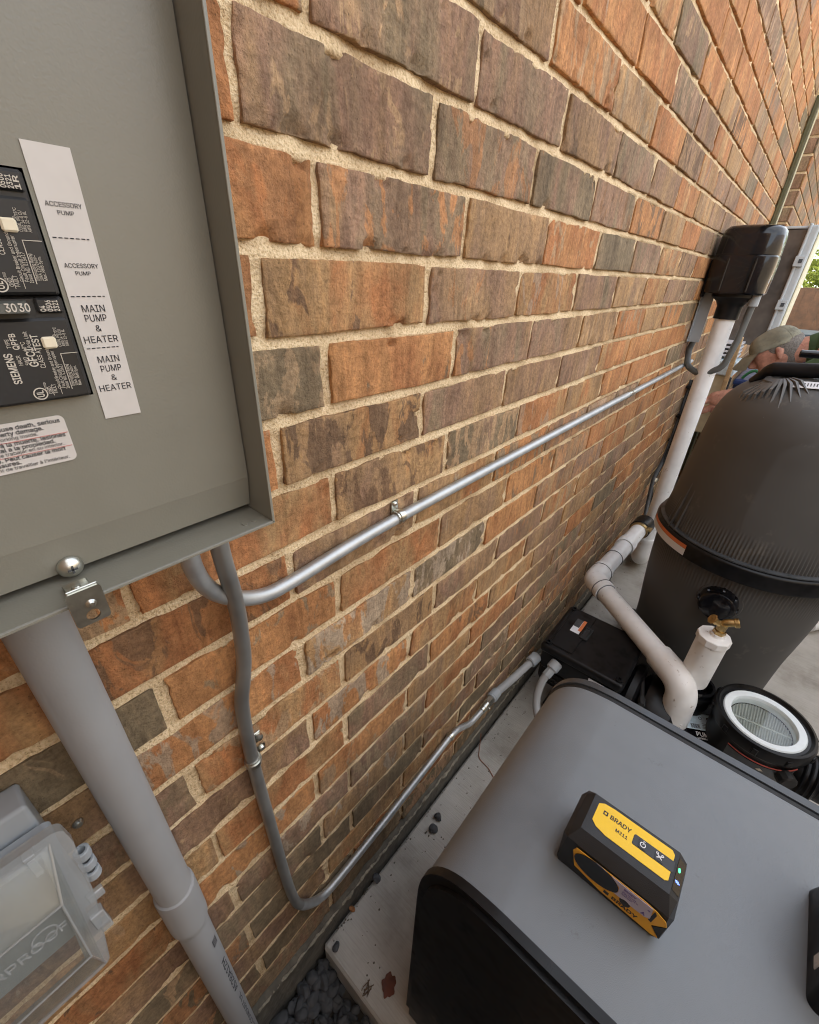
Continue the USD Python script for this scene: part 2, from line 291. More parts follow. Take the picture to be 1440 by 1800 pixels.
def pane(name, tint, rough=.06, lo=.04, hi=.75, haze=.0, hz=(.6, .62, .6)):
    LOOK[name] = usdkit.material(stage, '/World/Looks/' + name, {'t': ('transparent_bsdf', {'color': tint}), 'gl': ('glossy_bsdf', {'roughness': rough, 'color': (.9, .9, .9)}), 'f': ('layer_weight', {'blend': .5}),
        'pw': ('math', {'math_type': 'power', 'value2': 3.5}), 'ma': ('math', {'math_type': 'multiply_add', 'value2': hi, 'value3': lo}),
        'df': ('diffuse_bsdf', {'color': hz}), 'm0': ('mix_closure', {'fac': haze}), 'm': ('mix_closure', {})},
        [('f.facing', 'pw.value1'), ('pw.value', 'ma.value1'), ('ma.value', 'm.fac'), ('t.BSDF', 'm0.closure1'), ('df.BSDF', 'm0.closure2'), ('m0.closure', 'm.closure1'), ('gl.BSDF', 'm.closure2')], surface='m.closure')
pane('clear_plastic', (.90, .91, .89), .11, .05, .45, .06, (.45, .45, .42))
pane('clear_edge', (.80, .81, .80), .14, .10, .6, .25, (.55, .55, .53))
pane('clear_lid', (.90, .93, .92), .03, .03, .5, .03)
K = LOOK

# ------------------------------------------------------------------ ground
SL = 0.0 - H                    # slab level, relative to the eye
def sheet(x0, y0, x1, y1, z): return trimesh.Trimesh([[x0, y0, z], [x1, y0, z], [x1, y1, z], [x0, y1, z]], [[0, 1, 2], [0, 2, 3]], process=False)
put('ground', sheet(-150, -150, 150, 150, SL - .11), K['soil'], kind='structure', smooth=False)
sl = thing('concrete_slab', (2.6, -1, SL - .1), None, None, kind='structure')
g = np.linspace
put('slab_body', cbox((.207, -.0165, SL - .10), (5.6, -1.72, SL), .006), K['slab'], sl)
put('lawn', sheet(-20, -2.6, 30, -30, SL - .105), K['grass'], kind='stuff', smooth=False)

# ------------------------------------------------------------------ the brick wall
CH, PITCH = .08128, .08128 * 3.12
ZT = lambda k: (2.16 - k) * CH          # middle of the joint above course k
JT = .0125
PALETTE = {'o': (.02, .18), 'r': (.16, .28), 't': (.34, .48), 'b': (.58, .70), 'm': (.68, .80), 'g': (.84, 1.)}
# clay of the bricks nearest the eye, by course and place in it
PICK = {(-2, 2): 'm', (-2, 3): 'o', (-2, 4): 't', (-1, 0): 'o', (-1, 1): 'm', (-1, 2): 'm', (-1, 3): 'b', (0, 0): 'r', (0, 1): 'm', (0, 2): 'm', (0, 3): 'g', (0, 4): 'm', (0, 5): 'o', (1, 0): 'o', (1, 1): 'm', (1, 2): 't', (1, 3): 'o', (1, 4): 'g', (1, 5): 'm',
 (2, 0): 'r', (2, 1): 't', (2, 2): 'b', (2, 3): 't', (2, 4): 'm', (2, 5): 't', (3, 0): 'g', (3, 1): 'o', (3, 2): 'm', (3, 3): 'b', (3, 4): 't', (3, 5): 'o', (4, 0): 'r', (4, 1): 't', (4, 2): 'b', (4, 3): 'b', (4, 4): 'm', (5, 0): 'r', (5, 1): 't', (5, 2): 'g', (5, 3): 'o', (5, 4): 't',
 (6, 0): 'r', (6, 1): 'b', (6, 2): 't', (6, 3): 'o', (7, 0): 'o', (7, 1): 'r', (7, 2): 't', (7, 3): 'o', (8, 0): 'o', (8, 1): 't', (8, 2): 'g', (8, 3): 'o', (9, 0): 'r', (9, 1): 't', (9, 2): 'b', (10, 0): 'b', (10, 1): 'o', (10, 2): 't', (11, 0): 'r', (11, 1): 'm', (11, 2): 'o'}
PATCHY = {(0, 1): (.05, .55), (1, 1): (.75, .75), (2, 2): (.7, .45), (3, 2): (.75, .5), (4, 1): (.5, .75), (5, 1): (.52, .8), (5, 2): (.05, .85), (6, 1): (.05, .6), (8, 1): (.98, .95), (8, 0): (.95, .8), (9, 1): (.5, .7), (8, 2): (.98, .8), (7, 1): (.72, .6), (10, 1): (.98, .9), (-1, 1): (.05, .5)}
def mortar_y(x, z, k_t, ds):
    """depth of the joint: flush with the brick below, raked back under the brick above"""
    n = fb(x * 28, z * 28, 3.1)
    return .0020 + .0048 * k_t + .0040 * n + np.clip((ds - JT / 2 - .0045) / .003, 0, 1) * .012
def brick_mesh(x0, x1, z0, z1, nx, nz, seed, amp=1.0):
    r = np.random.default_rng(seed); u = np.linspace(0, 1, nx); w = np.linspace(0, 1, nz)
    b = .0014; eu, ew = b / (x1 - x0), b / (z1 - z0)
    u = np.concatenate([[0], np.linspace(eu, 1 - eu, nx - 2), [1]]); w = np.concatenate([[0], np.linspace(ew, 1 - ew, nz - 2), [1]])
    U, Wd = np.meshgrid(u, w); U, Wd = U.ravel(), Wd.ravel()
    xx, zz = x0 + U * (x1 - x0), z0 + Wd * (z1 - z0); o = r.uniform(0, 90)
    def nz1(t, s): return fb(t * s, o, o * .7)
    zs, xs = z0 + w * (z1 - z0), x0 + u * (x1 - x0); nw, nu = len(w), len(u)
    q = nz1(np.concatenate([zs * 30, zs * 130, (zs + 9) * 30, (zs + 3) * 130, (xs + 5) * 16, xs * 110, (xs + 17) * 16, (xs + 2) * 110]), 1.)
    l1, l2, r1, r2 = q[:4 * nw].reshape(4, nw); b1, b2_, t1, t2 = q[4 * nw:].reshape(4, nu)
    left, right = [np.repeat(e * .0032 * amp + f * .0016, nu) for e, f in ((l1, l2), (r1, r2))]; bot, top = [np.tile(e * .0034 * amp + f * .0016, nw) for e, f in ((b1, b2_), (t1, t2))]
    tilt = r.uniform(-.0025, .0025)
    xx = xx + (1 - U) * left - U * right + tilt * (Wd - .5) * amp; zz = zz + (1 - Wd) * bot - Wd * top + r.uniform(-.0012, .0012) * (U - .5) * 2
    edge = np.minimum(np.minimum(U, 1 - U) * (x1 - x0), np.minimum(Wd, 1 - Wd) * (z1 - z0))
    yy = -.0004 + np.where(edge < 1e-5, .0012, 0) + r.uniform(-.0014, .0012) + .0016 * fb(xx * 26, zz * 26, o) * amp
    cr = fb(xx * 48, zz * 48, o + 7); yy = yy + np.where(edge < .009, np.clip(cr - .22, 0, 1) * .026, 0)
    P = np.stack([xx, yy, zz], 1); F = []
    for j in range(nz - 1):
        for i in range(nx - 1):
            a = j * nx + i; F += [[a, a + 1, a + nx + 1], [a, a + nx + 1, a + nx]]
    ring = [i for i in range(nx)] + [j * nx + nx - 1 for j in range(1, nz)] + [(nz - 1) * nx + i for i in range(nx - 2, -1, -1)] + [j * nx for j in range(nz - 2, 0, -1)]
    m = len(ring); fr_ = P[ring].copy(); back = fr_.copy(); back[:, 1] = .02; f0 = len(P); n0 = f0 + m; P = np.vstack([P, fr_, back])
    for i in range(m):
        a, b2 = f0 + i, f0 + (i + 1) % m; F += [[a, n0 + i, n0 + (i + 1) % m], [a, n0 + (i + 1) % m, b2]]
    return trimesh.Trimesh(P, F, process=False)
def tone_of(key, r):
    c = PICK.get(key) or (r.choice('oooorttbbbmmg') if key[0] < 13 else r.choice('rtbmmmggg'))
    a, b = PALETTE[c]; g_, am = PATCHY.get(key, (r.random(), r.random() ** 1.15 * .9))
    return (a + (b - a) * r.random(), g_, am)
WX0, WX1, KTOP, KBOT = -.75, 3.83, -16, 18
wall = thing('brick_wall', (1.5, 0, SL), 'long wall of mixed orange and brown bricks with sandy mortar', 'brick wall')
cells = []
for k in range(KTOP, KBOT + 1):
    s = 0 if k % 2 == 0 else .93 / 3.12
    for m in range(-4, 18):
        x0 = (m + s) * PITCH; x1 = x0 + PITCH
        if x1 < WX0 or x0 > WX1 - .04: continue
        x1 = min(x1, WX1 + JT / 2)
        zc, xc = (ZT(k) + ZT(k + 1)) / 2, (x0 + x1) / 2
        q = np.array([[x0, 0, ZT(k)], [x1, 0, ZT(k)], [x1, 0, ZT(k + 1)], [x0, 0, ZT(k + 1)]]) - EYE
        dep = -(q @ CB); area = 0
        if dep.min() > .03:
            sx, sy = 720 + 761.6 * (q @ CR) / dep, 900 - 761.6 * (q @ CU) / dep
            if sx.max() > -40 and sx.min() < 1480 and sy.max() > -40 and sy.min() < 1840:
                area = abs(sum(sx[i] * sy[(i + 1) % 4] - sx[(i + 1) % 4] * sy[i] for i in range(4))) / 2
        cells.append((area, k, m, x0, x1))
cells.sort(key=lambda c: -c[0])
far, ftone = [], []
for i, (area, k, m, x0, x1) in enumerate(cells):
    r = random.Random(k * 101 + m * 7 + 5); t = tone_of((k, m), r)
    big = area > 9000; nx, nz = (40, 14) if big else (22, 8) if area > 1500 else (10, 5)
    j = JT / 2
    msh = brick_mesh(x0 + j + r.uniform(-.002, .002), x1 - j + r.uniform(-.002, .002), ZT(k + 1) + j, ZT(k) - j, nx, nz, (k + 40) * 57 + m + 900, 1.0)
    if i < 296: put('brick', msh, K['brick'], wall, tone=t)
    else: far.append(msh); ftone.append(np.tile(t, (len(msh.vertices), 1)))
put('far_bricks', trimesh.util.concatenate(far), K['brick'], wall, tone=np.vstack(ftone), kind='stuff')
def mortar_grid(x0, x1, z0, z1, st):
    xs, zs = np.arange(x0, x1 + st, st), np.arange(z0, z1 + st, st); A, B = np.meshgrid(np.minimum(xs, x1), np.minimum(zs, z1)); a, b = A.ravel(), B.ravel()
    fr = ((2.16 - b / CH) % 1.0); fr = np.where(fr > .5, fr - 1, fr) * CH          # below the joint's middle is positive
    t = np.clip((-fr + JT / 2) / JT, 0, 1)
    row = np.floor(2.16 - b / CH).astype(int); sh_ = np.where(row % 2 == 0, 0, .93 / 3.12); hx = ((a / PITCH - sh_) % 1.0); hx = np.minimum(hx, 1 - hx) * PITCH
    bl_ = np.clip((np.abs(fr) - JT * .5) / .010, 0, 1); t = t * (1 - bl_) + .45 * bl_
    y = mortar_y(a, b, t, np.minimum(np.abs(fr), hx)); P = np.stack([a, y, b], 1); n, m = len(zs), len(xs)
    i = np.arange((n - 1) * m).reshape(n - 1, m)[:, :-1].ravel()
    F = np.vstack([np.stack([i, i + 1, i + m + 1], 1), np.stack([i, i + m + 1, i + m], 1)])
    return trimesh.Trimesh(P, F, process=False)
ZB = ZT(KBOT + 1)
put('mortar', trimesh.util.concatenate([mortar_grid(-.2, 1.2, ZB, .62, .0034), mortar_grid(1.2, WX1, ZB, 1.62, .009), mortar_grid(WX0, -.2, ZB, .62, .02), mortar_grid(WX0, 1.2, .62, 1.62, .012)]), K['mortar'], wall, smooth=True)
# footing: a rough concrete lip under the lowest course
xs = np.arange(WX0, 5.6, .012); n_ = len(xs)
lip = fb(xs * 22, 0, 0); lip2 = fb(xs * 60, 5, 0)
rows = [np.stack([xs, np.full(n_, .012), np.full(n_, ZB + .002)], 1), np.stack([xs, -.003 + .003 * lip, ZB + .001 + .003 * lip2], 1), np.stack([xs, -.010 + .004 * lip, ZB - .006 + .004 * lip2], 1), np.stack([xs, -.0125 + .004 * lip, ZB - .013 + .004 * lip], 1), np.stack([xs, -.008 + .002 * lip2, np.full(n_, ZB - .021)], 1), np.stack([xs, -.0075 + .0015 * lip, np.full(n_, SL - .12)], 1)]
P = np.vstack(rows); i = np.concatenate([np.arange(n_ - 1) + a * n_ for a in range(5)])
put('footing', trimesh.Trimesh(P, np.vstack([np.stack([i, i + n_ + 1, i + 1], 1), np.stack([i, i + n_, i + n_ + 1], 1)]), process=False), K['footing'], wall, smooth=True)
rx = np.arange(WX0, 3.8, .005); put('mortar_lip', tube([V([x, -.0105 + .0035 * a_, ZB - .007 + .0022 * b_]) for x, a_, b_ in zip(rx, fb(rx * 60, 2, 0), fb(rx * 90, 8, 0))], list(np.maximum(.0030 + .0036 * fb(rx * 110, 1, 4), .0008)), 8), K['lip_mortar'], wall, smooth=True)
put('wall_core', cbox((WX0, .021, ZB - .1), (WX1 - .01, .25, 1.62), .002), K['mortar'], wall)

# house behind the wall: what lies beyond its far corner, roof and eave
w2 = thing('brick_pier', (4.3, -.05, SL), 'projecting brick pier beyond the far wall corner', 'brick pier')
put('mortar', cbox((3.862, -.080, ZB), (8.9, .25, 1.6), .002), K['mortar'], w2)
for k in range(-8, 19):
    z0, z1 = ZT(k + 1) + JT / 2, ZT(k) - JT / 2; r = random.Random(k + 40)
    put('brick', cbox((3.855, -.0745, z0), (3.92, .0, z1), .002), K['brick'], w2, tone=(r.uniform(.6, .85), r.random(), .1))
pf, pt = [], []
for k in range(-12, 19):
    z0, z1 = ZT(k + 1) + JT / 2, ZT(k) - JT / 2
    for m in range(21):
        x0 = 3.855 + (m * PITCH if k % 2 else (m - .5) * PITCH); x1 = min(x0 + PITCH - JT, 8.9); x0 = max(x0, 3.855)
        if x1 - x0 < .03: continue
        r = random.Random(k * 9 + m + 300); b_ = cbox((x0, -.086, z0), (x1, -.0755, z1), .002); t_ = tone_of((99, 9), r)
        if m < 8: put('brick', b_, K['brick'], w2, tone=t_)
        else: pf.append(b_); pt.append(np.tile(t_, (len(b_.vertices), 1)))
put('far_bricks', trimesh.util.concatenate(pf), K['brick'], w2, tone=np.vstack(pt), kind='stuff')
tr = thing('corner_trim', (3.84, 0, SL), 'narrow dark metal strip with pale edge at the far wall corner', 'trim')
put('metal_strip', cbox((3.832, -.0015, -1.3), (3.852, -.024, .92), .002), K['strip_metal'], tr)
put('caulk_edge', cbox((3.845, -.025, -1.3), (3.8545, -.034, .92), .003), K['trim_cream'], tr)
ro = thing('house_roof', (2, 1, 1.6), 'house roof and eave above the brick wall', 'roof')
put('soffit', cbox((-4, -.26, 1.63), (9, .5, 1.66), .004), K['soffit'], ro)
put('fascia', cbox((-4, -.285, 1.60), (9, -.262, 1.80), .004), K['trim_cream'], ro)
put('shingles', hull([(-4, -.30, 1.80), (9, -.30, 1.80), (-4, 4, 3.6), (9, 4, 3.6), (-4, 4, 1.7), (9, 4, 1.7), (-4, -.30, 1.77), (9, -.30, 1.77)]), K['roof'], ro, smooth=False)
ln = thing('porch_beam', (4.6, -.1, .95), 'dark brown soffit board over the far brick pier', 'beam')
put('beam_body', cbox((3.87, -.30, .905), (5.6, -.09, 1.02), .004), K['soffit'], ln)
put('house_body', cbox((-4, .26, SL), (9, 8, 1.62), .01), K['stucco'], wall)

# ------------------------------------------------------------------ breaker panel
YC = -.1102
pn = thing('breaker_panel', (-.02, -.08, -.1), 'open grey steel breaker panel on the brick wall with paper circuit labels', 'breaker panel')
# deadfront cover with the breaker opening, a crease above its lower flange
op = sbox(-.075, -.0668, .0717, .0342)
put('cover', plate(sbox(-.20, -.1445, .1552, .52).difference(op), (0, YC + .0012, 0), X, Z, .0012), K['panel_paint'], pn)
put('cover_flange', hull([(x, y, z) for x in (-.20, .1552) for y, z in ((YC, -.1440), (YC + .0050, -.1490), (YC + .0036, -.1690), (YC + .009, -.1690), (YC + .009, -.1440))]), K['panel_paint'], pn)
put('enclosure', trimesh.util.concatenate([cbox((.1562, -.0015, -.1742), (.1577, -.1352, .53), .0004), cbox((-.20, -.0015, -.1757), (.1577, -.1352, -.1743), .0004), cbox((-.20, -.003, -.174), (.156, -.0045, .53), .0004)]), K['panel_paint'], pn)
put('rim_lip', trimesh.util.concatenate([cbox((.1560, -.1353, -.1757), (.1582, -.1362, .53), .0003), cbox((-.20, -.1353, -.1764), (.1582, -.1362, -.1743), .0003)]), K['panel_paint'], pn)
put('spot_weld', trimesh.util.concatenate([cyl((x, -.125, -.1744), (x, -.125, -.1737), .0022, 12) for x in (.139, .1465)]), K['panel_paint'], pn)
put('inner_back', cbox((-.19, -.06, -.16), (.15, -.0605, .5), .0002), K['dark_panel'], pn)
def breaker(z0, z1, full):
    b = put('breaker', trimesh.util.concatenate([cbox((-.002, -.07, z0), (.0705, -.1128, z1), .001), cbox((.014, -.11, z0 + .0005), (.0695, -.1155, z0 + .0395), .0012), cbox((.0585, -.11, z0 + .0415), (.0695, -.1145, z1 - .0005), .001)]), K['breaker'], pn)
    put('breaker_handle', hull([(.010, -.112, z0 + .0415), (.056, -.112, z0 + .0415), (.010, -.112, z0 + .0475), (.056, -.112, z0 + .0475), (.012, -.121, z0 + .0425), (.052, -.121, z0 + .0425), (.012, -.121, z0 + .0465), (.050, -.121, z0 + .0465)]), K['breaker_handle'], b)
    put('test_button', cbox((.0555, -.115, z0 + .0257), (.0615, -.1172, z0 + .0312), .0008), K['button'], b)
    yy = -.1156; U, Vv = Z, -X
    T = []
    def t(s, h, x, z, bold=False, w=None): T.append(text(s, h, (x, yy, z0 + z), U, Vv, bold, w))
    t('SIEMENS', .0031, .0423, .0105, True, .0142); t('TYPE', .0016, .0432, .0270, w=.004); t('QPFB', .0024, .0462, .0262, True, .0072)
    t('HACR', .0016, .0452, .0190, w=.0045); t('SWD', .0016, .0478, .0188, w=.0038); t('40°C', .0017, .0488, .0250, w=.0045); t('2 Pole Unit', .0016, .0510, .0250, w=.009)
    t('GFCI', .0033, .0512, .0178, True, .0088); t('CLASS A', .0021, .0538, .0168, w=.0082); t('TEST', .0028, .0546, .0250, True, .0075)
    t('Circuit Breaker and Ground', .0014, .0572, .0060, w=.0195); t('Fault Circuit Interrupter', .0014, .0590, .0060, w=.0185); t('Issue NO. E15617', .0015, .0607, .0055, w=.0125)
    t('Interrupting Rating', .0013, .0632, .0065, w=.011); t('10kA 120/240V~', .0013, .0648, .0065, w=.0105); t('Max. RMS Sym.', .0013, .0664, .0065, w=.010)
    t('CU/AL 60/75°C', .0013, .0632, .0262, w=.009); t('AWG 14-8 CU', .0013, .0648, .0262, w=.008); t('AWG 12-8 AL', .0013, .0664, .0262, w=.008); t('30 lb-in.', .0013, .0618, .0272, w=.005)
    t('LISTED', .0010, .0512, .0058, w=.004); t('GND', .0016, .0528, .0040, w=.0035); t('FAULT', .0016, .0550, .0040, w=.0045)
    T.append(plate(Point(.0046, -.0478).buffer(.0030).difference(Point(.0046, -.0478).buffer(.0025)), (0, yy, z0), U, Vv, .0002)); t('UL', .0028, .0491, .0030, True, .0032)
    ln = sbox(.005, -.0618, .0230, -.0615).union(sbox(.0227, -.0690, .0230, -.0615)).union(sbox(.003, -.0532, .008, -.0530)).union(sbox(.003, -.0568, .008, -.0566)); T.append(plate(ln, (0, yy, z0), U, Vv, .0002))
    if full:
        for q, s in enumerate(('Q4', '0506', '2321')): T.append(text(s, .0022, (.0620 + .0028 * q, -.1146, z0 + .0424), U, Vv, True, .0050 if q else .0026))
        for q, s in enumerate(('30', '30')): T.append(text(s, .0034, (.0455 + .005 * q, -.1211, z0 + .0432), X, Z, True, .0042))
    else:
        for q, s in enumerate(('Q4', '0506', '2321', '1R')): T.append(text(s, .0020, (.0600 + .0026 * q, -.1146, z0 + .0424), U, Vv, True, .0050))
    put('print', trimesh.util.concatenate(T), K['white_print'], b, smooth=False)
breaker(-.0662, -.0172, True); breaker(-.0168, .0332, False)
lb = put('circuit_label', plate(sbox(.0737, -.0812, .0928, .0448), (0, YC - .0003, 0), X, Z, .0002), K['tape'], pn, label='long white paper strip of circuit names')
T = []
for s, h, x, z, w in (('ACCESSORY', .0020, .0836, .0209, .0150), ('PUMP', .0018, .0835, .0177, .0068), ('ACCESSORY', .0020, .0837, -.0046, .0149), ('PUMP', .0018, .0835, -.0079, .0067),
                      ('MAIN', .0034, .0835, -.0250, .0106), ('PUMP', .0034, .0834, -.0296, .0102), ('&', .0030, .0832, -.0345, .0026), ('HEATER', .0034, .0831, -.0402, .0162),
                      ('MAIN', .0034, .0838, -.0506, .0106), ('PUMP', .0034, .0838, -.0555, .0102), ('&', .0030, .0839, -.0604, .0026), ('HEATER', .0034, .0833, -.0660, .0162)):
    T.append(text(s, h, (x, YC - .0005, z), X, Z, False, w, True))
for z in (.0079, -.0178, -.0431):
    for q in range(7): T.append(plate(sbox(.0750 + q * .0024, z, .0750 + q * .0024 + (.0016 if q < 6 else .001), z + .00045), (0, YC - .0005, 0), X, Z, .0002))
put('label_print', trimesh.util.concatenate(T), K['ink'], lb, smooth=False)
st = put('warning_sticker', plate(rrect(-.06, -.1004, .0545, -.0748, .003), (0, YC - .0003, 0), X, Z, .0002), K['tape'], pn, label='white warning sticker in three languages')
T = []
def rt(s, h, xr, z, bold):
    m = text(s, h, (0, YC - .0005, z), X, Z, bold); m.apply_translation((xr - m.vertices[:, 0].max(), 0, 0)); T.append(m)
for s, h, xr, z, b in (('Hazardous voltage. Will cause death, serious', .0021, .0523, -.0784, True), ('injury or property damage.', .0021, .0442, -.0810, True), ('Turn off and lock out power before working inside.', .0018, .0411, -.0834, False),
                       ('Tensión peligrosa. Causará la muerte, lesiones', .0021, .0526, -.0864, True), ('graves o daño financial a la propiedad.', .0021, .0472, -.0889, True), ('Desconecte la energía antes de trabajar en su interior.', .0018, .0506, -.0911, False),
                       ('Tension dangereuse. Peut causer la mort', .0021, .0505, -.0940, True), ('ou des blessures.', .0021, .0300, -.0965, True), ("Couper le courant avant de travailler à l'intérieur.", .0018, .0510, -.0988, False)): rt(s, h, xr, z, b)
put('sticker_print', trimesh.util.concatenate(T), K['grey_ink'], st, smooth=False)
put('sticker_rule', trimesh.util.concatenate([plate(sbox(-.06, z, .0540, z + .00025), (0, YC - .0005, 0), X, Z, .0002) for z in (-.0846, -.0921)]), K['red_ink'], st)
sc = put('cover_screw', lathe([(0, -.0046), (.0022, -.0044), (.0046, -.0034), (.0064, -.0014), (.0069, 0), (.0069, .0006), (0, .0006)], (.0322, YC + .0008, -.1655), (0, 1, 0), 32), K['zinc'], pn)
put('screw_slot', trimesh.util.concatenate([cbox((.0322 - a, YC - .0041, -.1655 - b), (.0322 + a, YC - .0034, -.1655 + b), .0001) for a, b in ((.0026, .0006), (.0006, .0026))]), K['grey_ink'], sc)
# hasp: a folded zinc tab on the lower rim with a padlock hole
tb = rrect(.0225, -.1905, .0400, -.1665, .0022).difference(Point(.0318, -.1848).buffer(.0036))
tb2 = sbox(.0245, 0, .0380, .020)
hm = trimesh.util.concatenate([plate(tb, (0, -.1385, 0), X, Z, .0012), cbox((.0250, -.118, -.1735), (.0375, -.1390, -.1722), .0004), cbox((.0235, -.1373, -.1725), (.0390, -.1388, -.1650), .0004), lathe([(0, .002), (.0018, .0018), (.0028, 0), (0, 0)], (.0305, -.126, -.1722), (0, 0, 1), 16), lathe([(.0030, 0), (.0016, .0020), (0, .0022)], (.0325, -.1396, -.1772), (0, -1, 0), 16)]); hm.apply_translation((-.0016, 0, .0012)); put('hasp_tab', hm, K['zinc'], pn)

# ------------------------------------------------------------------ conduits
pc = thing('pvc_conduit', (.009, -.030, SL), 'thick grey plastic conduit dropping from the breaker panel', 'conduit')
put('pipe', trimesh.util.concatenate([cyl((.0075, -.031, -.176), (.0105, -.031, -.735), .0211, 40), cyl((.0105, -.031, -.735), (.0125, -.031, SL - .11), .0202, 40)]), K['pvc_grey'], pc)
put('bell', lathe([(.0211, .0), (.0236, .012), (.0240, .022), (.0240, .10), (.0236, .104), (.0205, .106)], (.0105, -.031, -.80), (0, 0, 1), 40), K['pvc_grey'], pc)
put('hub_collar', lathe([(.0211, -.024), (.0262, -.022), (.0262, 0)], (.0075, -.031, -.1757), (0, 0, 1), 40), K['pvc_grey'], pc)
T = []
def pipe_text(s, h, zt, a0, cx, r, w=None):
    """printing that runs down the pipe: text bent round it"""
    m = letters(s, h, .0002, False); x = m.vertices.copy(); x[:, 0] -= x[:, 0].min()
    if w: x[:, 0] *= w / x[:, 0].max()
    a = a0 - x[:, 1] / r; rr = r + .0002 + x[:, 2]
    return trimesh.Trimesh(np.stack([cx + rr * np.cos(a), -.031 + rr * np.sin(a), zt + x[:, 0]], 1), m.faces, process=False)
for q in range(11): T.append(pipe_text('I', .008, -.880 + q * .0021, math.radians(-42), .0115, .0202, .0007 + .0006 * (q % 3)))
put('print_bars', trimesh.util.concatenate(T), K['ink'], pc, smooth=False); T = []
T += [pipe_text('A528A12H', .0085, -1.075, math.radians(-42), .0115, .0202, .135), pipe_text('RIGID PVC CONDUIT UL', .0060, -1.40, math.radians(-44), .0115, .0202, .30)]
[put('pipe_print', t_, K['ink'], pc, smooth=False) for t_ in T]

ER = .0090
ca = thing('wall_conduit', (.16, -.02, -.6), 'dull steel conduit dropping from the breaker panel then turning along the wall foot', 'conduit')
def spline(pts, n=6):
    from scipy.interpolate import PchipInterpolator
    p = np.array(pts, float); t = np.r_[0, np.cumsum(np.linalg.norm(np.diff(p, axis=0), axis=1))]; tt = np.concatenate([np.linspace(t[i], t[i + 1], n, endpoint=False) for i in range(len(p) - 1)] + [[t[-1]]])
    q = np.stack([PchipInterpolator(t, p[:, k])(tt) for k in range(3)], 1)
    for _ in range(4): q[1:-1] = (q[:-2] + 2 * q[1:-1] + q[2:]) / 4
    return [V(a) for a in q]
pA = spline([(.1505, -.043, -.170), (.1522, -.040, -.2433), (.1567, -.034, -.28), (.1615, -.028, -.3165), (.1643, -.021, -.3645), (.1636, -.0165, -.4135), (.1566, -.0140, -.46), (.151, -.0125, -.4878), (.1483, -.0125, -.519), (.1470, -.0125, -.5912), (.1473, -.0125, -.6464), (.1516, -.0125, -.7956), (.1578, -.0125, -1.0098), (.1658, -.0125, -1.1129), (.176, -.0125, -1.1486), (.1941, -.0125, -1.184), (.2176, -.0130, -1.2090), (.2447, -.0135, -1.2200), (.3523, -.0135, -1.2170), (.4751, -.0135, -1.2055), (.695, -.0140, -1.178)])
k1 = next(i for i, p in enumerate(pA) if p[2] < -1.14)
put('pipe', tube(pA[:k1 + 1], ER, 24), K['emt_dull'], ca)
put('lower_pipe', tube(pA[k1:] + path([(.695, -.0140, -1.178), (.735, -.0150, -1.184), (.80, -.024, -1.212), (.86, -.026, -1.210)], .06)[1:], ER, 24), K['emt'], ca)
put('coupling', trimesh.util.concatenate([cyl((.855, -.026, -1.210), (.900, -.0262, -1.208), .0112, 24, ch=.001), cyl((.868, -.026, -1.2095), (.874, -.026, -1.2092), .0128, 24), cyl((.89, -.0262, -1.2083), (.915, -.0265, -1.207), .0135, 6, ch=.001), cyl((.884, -.035, -1.214), (.884, -.0405, -1.217), .003, 10)]), K['zinc'], ca)
put('connector', trimesh.util.concatenate([cyl((.913, -.0265, -1.207), (.950, -.027, -1.206), .0165, 24, ch=.002), cyl((.92, -.0265, -1.207), (.924, -.0265, -1.207), .0178, 24)]), K['box_grey'], ca)
put('plastic_conduit', tube(arc((.945, -.027, -1.206), (1.155, -.062, -1.182), (0, 0, -.006)), .0128, 24), K['pvc_grey'], ca)
put('end_fitting', cyl((1.118, -.057, -1.186), (1.158, -.064, -1.181), .0195, 20, ch=.003), K['box_grey'], ca)
def strap(parent, c, ax, side, r):
    u = V(ax, float) / np.linalg.norm(ax); s = V(side, float)
    put('pipe_strap', trimesh.util.concatenate([cyl(V(c) - u * .0075, V(c) + u * .0075, r + .0016, 28), cyl(V(c) - u * .0035, V(c) + u * .0035, r + .0030, 28), hull([V(c) + s * a + u * b + Y * y for a in (r * .6, r + .016) for b in (-.007, .007) for y in (.0085, .0105)]), lathe([(0, .004), (.003, .0036), (.0046, .0014), (.0046, 0), (0, 0)], V(c) + s * (r + .010) + Y * .0085, (0, -1, 0), 14)]), K['zinc'], parent)
strap(ca, (.1475, -.0125, -.615), Z, X, ER); strap(ca, (.700, -.0142, -1.178), X, -Z, ER)
put('strap_screw', trimesh.util.concatenate([lathe([(0, .006), (.004, .0052), (.0058, .001), (.0058, 0), (0, 0)], (.1655, -.004, -.5885), (0.25, -1, 0.2), 16), cbox((.150, -.0015, -.600), (.1695, -.0035, -.579), .0008)]), K['zinc'], ca)
cb = thing('wall_conduit', (1.3, -.014, -.34), 'shiny steel conduit running level along the brick wall from the breaker panel', 'conduit')
pB = spline([(.1225, -.040, -.170), (.1248, -.036, -.2446), (.1282, -.032, -.2638), (.1372, -.027, -.2894), (.1541, -.022, -.3138), (.191, -.017, -.3412), (.2187, -.015, -.3486), (.2492, -.0135, -.3492), (.2869, -.0125, -.3473), (.3272, -.0125, -.3442), (.383, -.0125, -.3412), (.4458, -.0125, -.3399), (.60, -.0125, -.339), (1.2, -.0125, -.338), (2.62, -.0125, -.338)], 8)
put('pipe', tube(pB, ER, 24), K['emt'], cb)
put('coupling', trimesh.util.concatenate([cyl((1.61, -.0125, -.338), (1.67, -.0125, -.338), .0108, 20, ch=.001), cyl((1.637, -.0125, -.338), (1.643, -.0125, -.338), .012, 20)]), K['zinc'], cb)
strap(cb, (.447, -.0125, -.3385), X, Z, ER)

